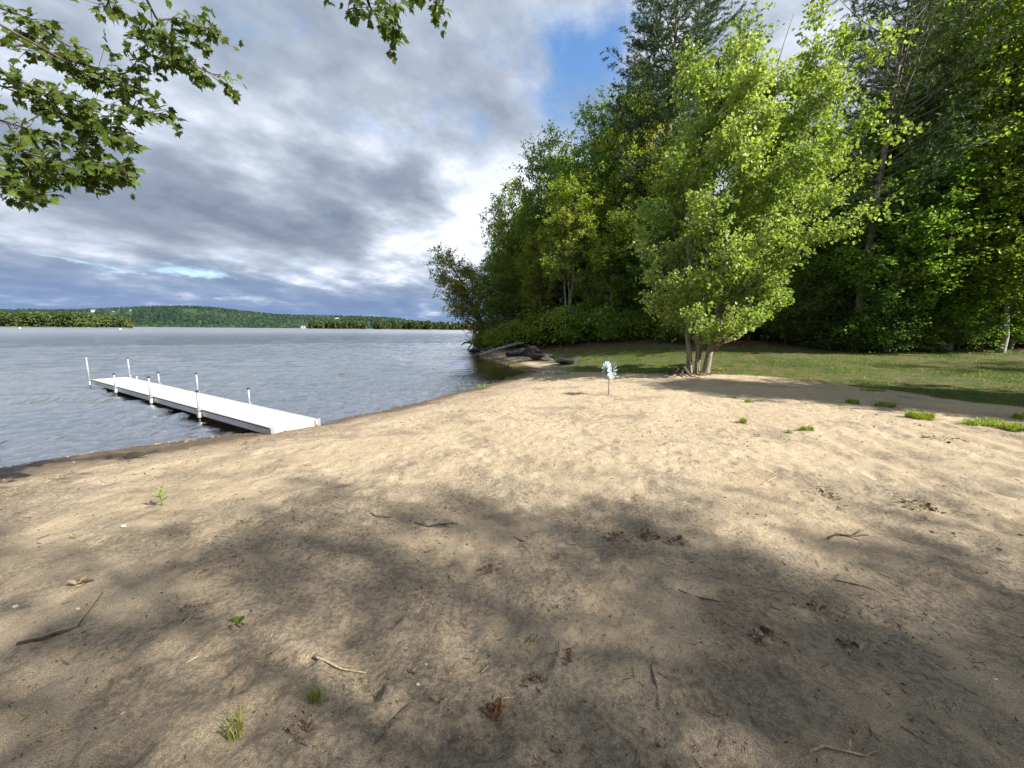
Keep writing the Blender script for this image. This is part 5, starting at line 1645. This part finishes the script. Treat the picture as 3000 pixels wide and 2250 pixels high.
for i, (u, v, R, n, mat, lab, sz) in enumerate((
        (1445, 2085, 0.050, 30, 'orangeleaf', 'rust coloured tuft of dead needles near the bottom centre', 0.034),
        (1659, 1925, 0.050, 16, 'dryleaf', 'curled grey brown leaf clump right of the bottom centre', 0.040),
        (1566, 1998, 0.060, 18, 'dryleaf', 'loose brown leaf clump left below the curled one', 0.030),
        (2242, 1850, 0.030, 9, 'litter', 'small dark upright leaf clump, upper of the pair on the right', 0.045),
        (2215, 1874, 0.050, 16, 'litter', 'flat dark leaf clump, lower of the pair on the right', 0.035),
        (2486, 1893, 0.050, 16, 'litter', 'dark ragged leaf clump on the right sand', 0.040),
        (1820, 1585, 0.12, 30, 'dryleaf', 'pale and brown leaf clump in the middle right distance', 0.05),
        (1905, 1575, 0.09, 22, 'dryleaf', 'brown leaf clump right of the pale one', 0.05),
        (1985, 1588, 0.07, 18, 'dryleaf', 'small leaf clump, rightmost of the three in the middle distance', 0.05),
        (2385, 1785, 0.05, 14, 'dryleaf', 'whitish leaf clump above the dark ones on the right', 0.035),
        (2410, 1450, 0.14, 24, 'litter', 'dark leaf filled hollow on the rutted sand', 0.05),
        (2690, 1482, 0.14, 26, 'dryleaf', 'leaf filled hollow right of the dark one', 0.05),
        (2770, 1288, 0.22, 26, 'litter', 'dark debris hollow below the largest grass tuft', 0.06),
        (240, 1712, 0.04, 5, 'dryleaf', 'single large dry brown leaf at left', 0.085),
        (870, 2150, 0.045, 14, 'dryleaf', 'papery grey dead leaves under the right grass sprig', 0.035),
        (560, 1790, 0.08, 22, 'dryleaf', 'dead leaf scraps around the pale twig bundle', 0.03),
        (1440, 1672, 0.06, 16, 'orangeleaf', 'reddish needle scrap in the middle of the sand', 0.03),
        (2500, 2160, 0.012, 1, 'orangeleaf', 'single orange leaf in the bottom right', 0.045),
        (1290, 2065, 0.014, 2, 'dryleaf', 'single grey curled leaf near the thin stick', 0.04),
        (690, 1838, 0.05, 4, 'over', 'limp dark green leaf at left of centre', 0.045),
        (217, 1575, 0.02, 3, 'tuft', 'small bright green fallen leaf at left', 0.06),
        (1553, 1885, 0.02, 3, 'tuft', 'tiny green leaf scrap near the centre', 0.03))):
    leaf_clump(u, v, R, n, mat, lab, sz*0.85, 200+i)

def pebble(u, v, r, label, seed):
    p = on_ground(u, v)
    rs = np.random.RandomState(seed)
    bm = bmesh.new(); bmesh.ops.create_icosphere(bm, subdivisions=2, radius=1.0)
    V = np.array([q.co[:] for q in bm.verts])*np.array([r, r*0.7, r*0.5])*(1+0.25*(rs.rand(42 if len(bm.verts) == 42 else len(bm.verts), 1)-0.5))
    T_ = [[q.index for q in f.verts] for f in bm.faces]; bm.free()
    new_obj('pebble', mk_mesh('pebble', V, np.array(T_), M['pebble'], True), loc=p+np.array([0, 0, r*0.25]), label=label, cat='stone', group='pale stones on the sand')
pebble(1249, 1949, 0.011, 'small white stone standing out near the bottom centre', 1)
pebble(362, 1543, 0.022, 'white stone on the left sand below the seedling', 2)
pebble(45, 1778, 0.016, 'white stone at the left picture edge', 3)
pebble(228, 1785, 0.014, 'white stone by the dark weathered branch', 4)
pebble(1224, 2006, 0.010, 'small pinkish stone below the white one at bottom centre', 5)
pebble(2918, 1993, 0.012, 'small white stone at lower right', 6)

def build_litter():
    rs = np.random.RandomState(131)
    mb = MB()
    # scattered needles, stalks and flakes
    N = 26000
    r = 1.2*np.exp(rs.rand(N)*math.log(15))
    a = np.radians(rs.uniform(-58, 58, N))
    x, y = r*np.sin(a), r*np.cos(a)
    den = sst(vnoise(x, y, 0.7, 71)+0.8*vnoise(x, y, 2.2, 72), -0.25, 0.45)
    ok = (rs.rand(N) < 0.10+0.65*den) & (shore_d(x, y) > 0.3) & (lawn_d(x, y) < 0.0)
    x, y, r = x[ok], y[ok], r[ok]
    # strand line along the water
    M_ = 2600
    t = rs.uniform(5, 15, M_)
    sx = np.interp(t, np.arange(len(SHORE)), SHORE[:, 0]) + rs.randn(M_)*0.16
    sy = np.interp(t, np.arange(len(SHORE)), SHORE[:, 1]) + rs.randn(M_)*0.16
    dd = shore_d(sx, sy)
    k = (dd > 0.02) & (dd < 0.7)
    x, y, r = np.concatenate([x, sx[k]]), np.concatenate([y, sy[k]]), np.concatenate([r, np.full(k.sum(), 8.0)])
    z = ground_z(x, y)
    n = len(x)
    th = rs.rand(n)*3.14
    is_tw = rs.rand(n) < 0.42
    L = np.where(is_tw, np.clip(0.018*np.exp(0.6*rs.randn(n)), 0.005, 0.05), np.clip(0.0062*np.exp(0.5*rs.randn(n)), 0.002, 0.015))*(0.50+0.06*np.minimum(r, 8))
    W = np.where(is_tw, rs.uniform(0.0010, 0.0022, n), L*rs.uniform(0.3, 0.6, n))*(0.65+0.10*np.minimum(r, 8))
    dx, dy = np.cos(th), np.sin(th)
    P = np.stack([x, y, z+0.003], -1)
    ax = np.stack([dx*L, dy*L, rs.uniform(-0.05, 0.25, n)*L], -1)
    sd = np.stack([-dy*W, dx*W, np.zeros(n)], -1)
    up = np.stack([np.zeros(n), np.zeros(n), W*1.2+0.0015], -1)
    V = np.stack([P-ax-sd, P-ax+sd, P+ax*0.9+sd*0.7, P+ax-sd*0.7, P-ax*0.9+up, P+ax*0.85+up], 1).reshape(-1, 3)
    i = np.arange(n)[:, None]*6
    T_ = (np.arange(n)[:, None, None]*6 + np.array([[0, 1, 4], [3, 5, 2]])[None]).reshape(-1, 3)
    Q_ = np.concatenate([i+np.array([[1, 2, 5, 4]]), i+np.array([[3, 0, 4, 5]])])
    tone = np.where(rs.rand(n) < 0.72, rs.uniform(0, 0.45, n), rs.uniform(0.6, 1.0, n))
    mb.add(V, Q=Q_, T=T_, tint=np.repeat(tone, 6))
    mb.obj('beach_litter', M['litter'], kind='stuff', label='scattered dark needles, stalks and leaf crumbs over the sand', cat='litter')
    # brown leaves on the forest floor and mulch under the maple
    mb = MB()
    N = 16000
    x = rs.uniform(1, 30, N); y = rs.uniform(17, 32, N)
    wd = wood_d(x, y)
    ok = rs.rand(N) < sst(wd, -2.0, 0.5)
    x, y = x[ok], y[ok]
    k = 500
    x = np.concatenate([x, MB_POS[0]-0.5+rs.randn(k)*0.5]); y = np.concatenate([y, MB_POS[1]-0.2+rs.randn(k)*0.25])
    n = len(x)
    C = np.stack([x, y, ground_z(x, y)+0.008], -1)
    mb.leaves(C, rs.randn(n, 3)*np.array([1, 1, 0.25]), rs.randn(n, 3)*0.4+np.array([[0, 0, 1]]), rs.uniform(0.05, 0.12, n), LEAF4[0], LEAF4[1], rs.rand(n)**1.5)
    mb.obj('forest_litter', M['dryleaf'], kind='stuff', label='brown dead leaves covering the forest floor', cat='litter')
build_litter()
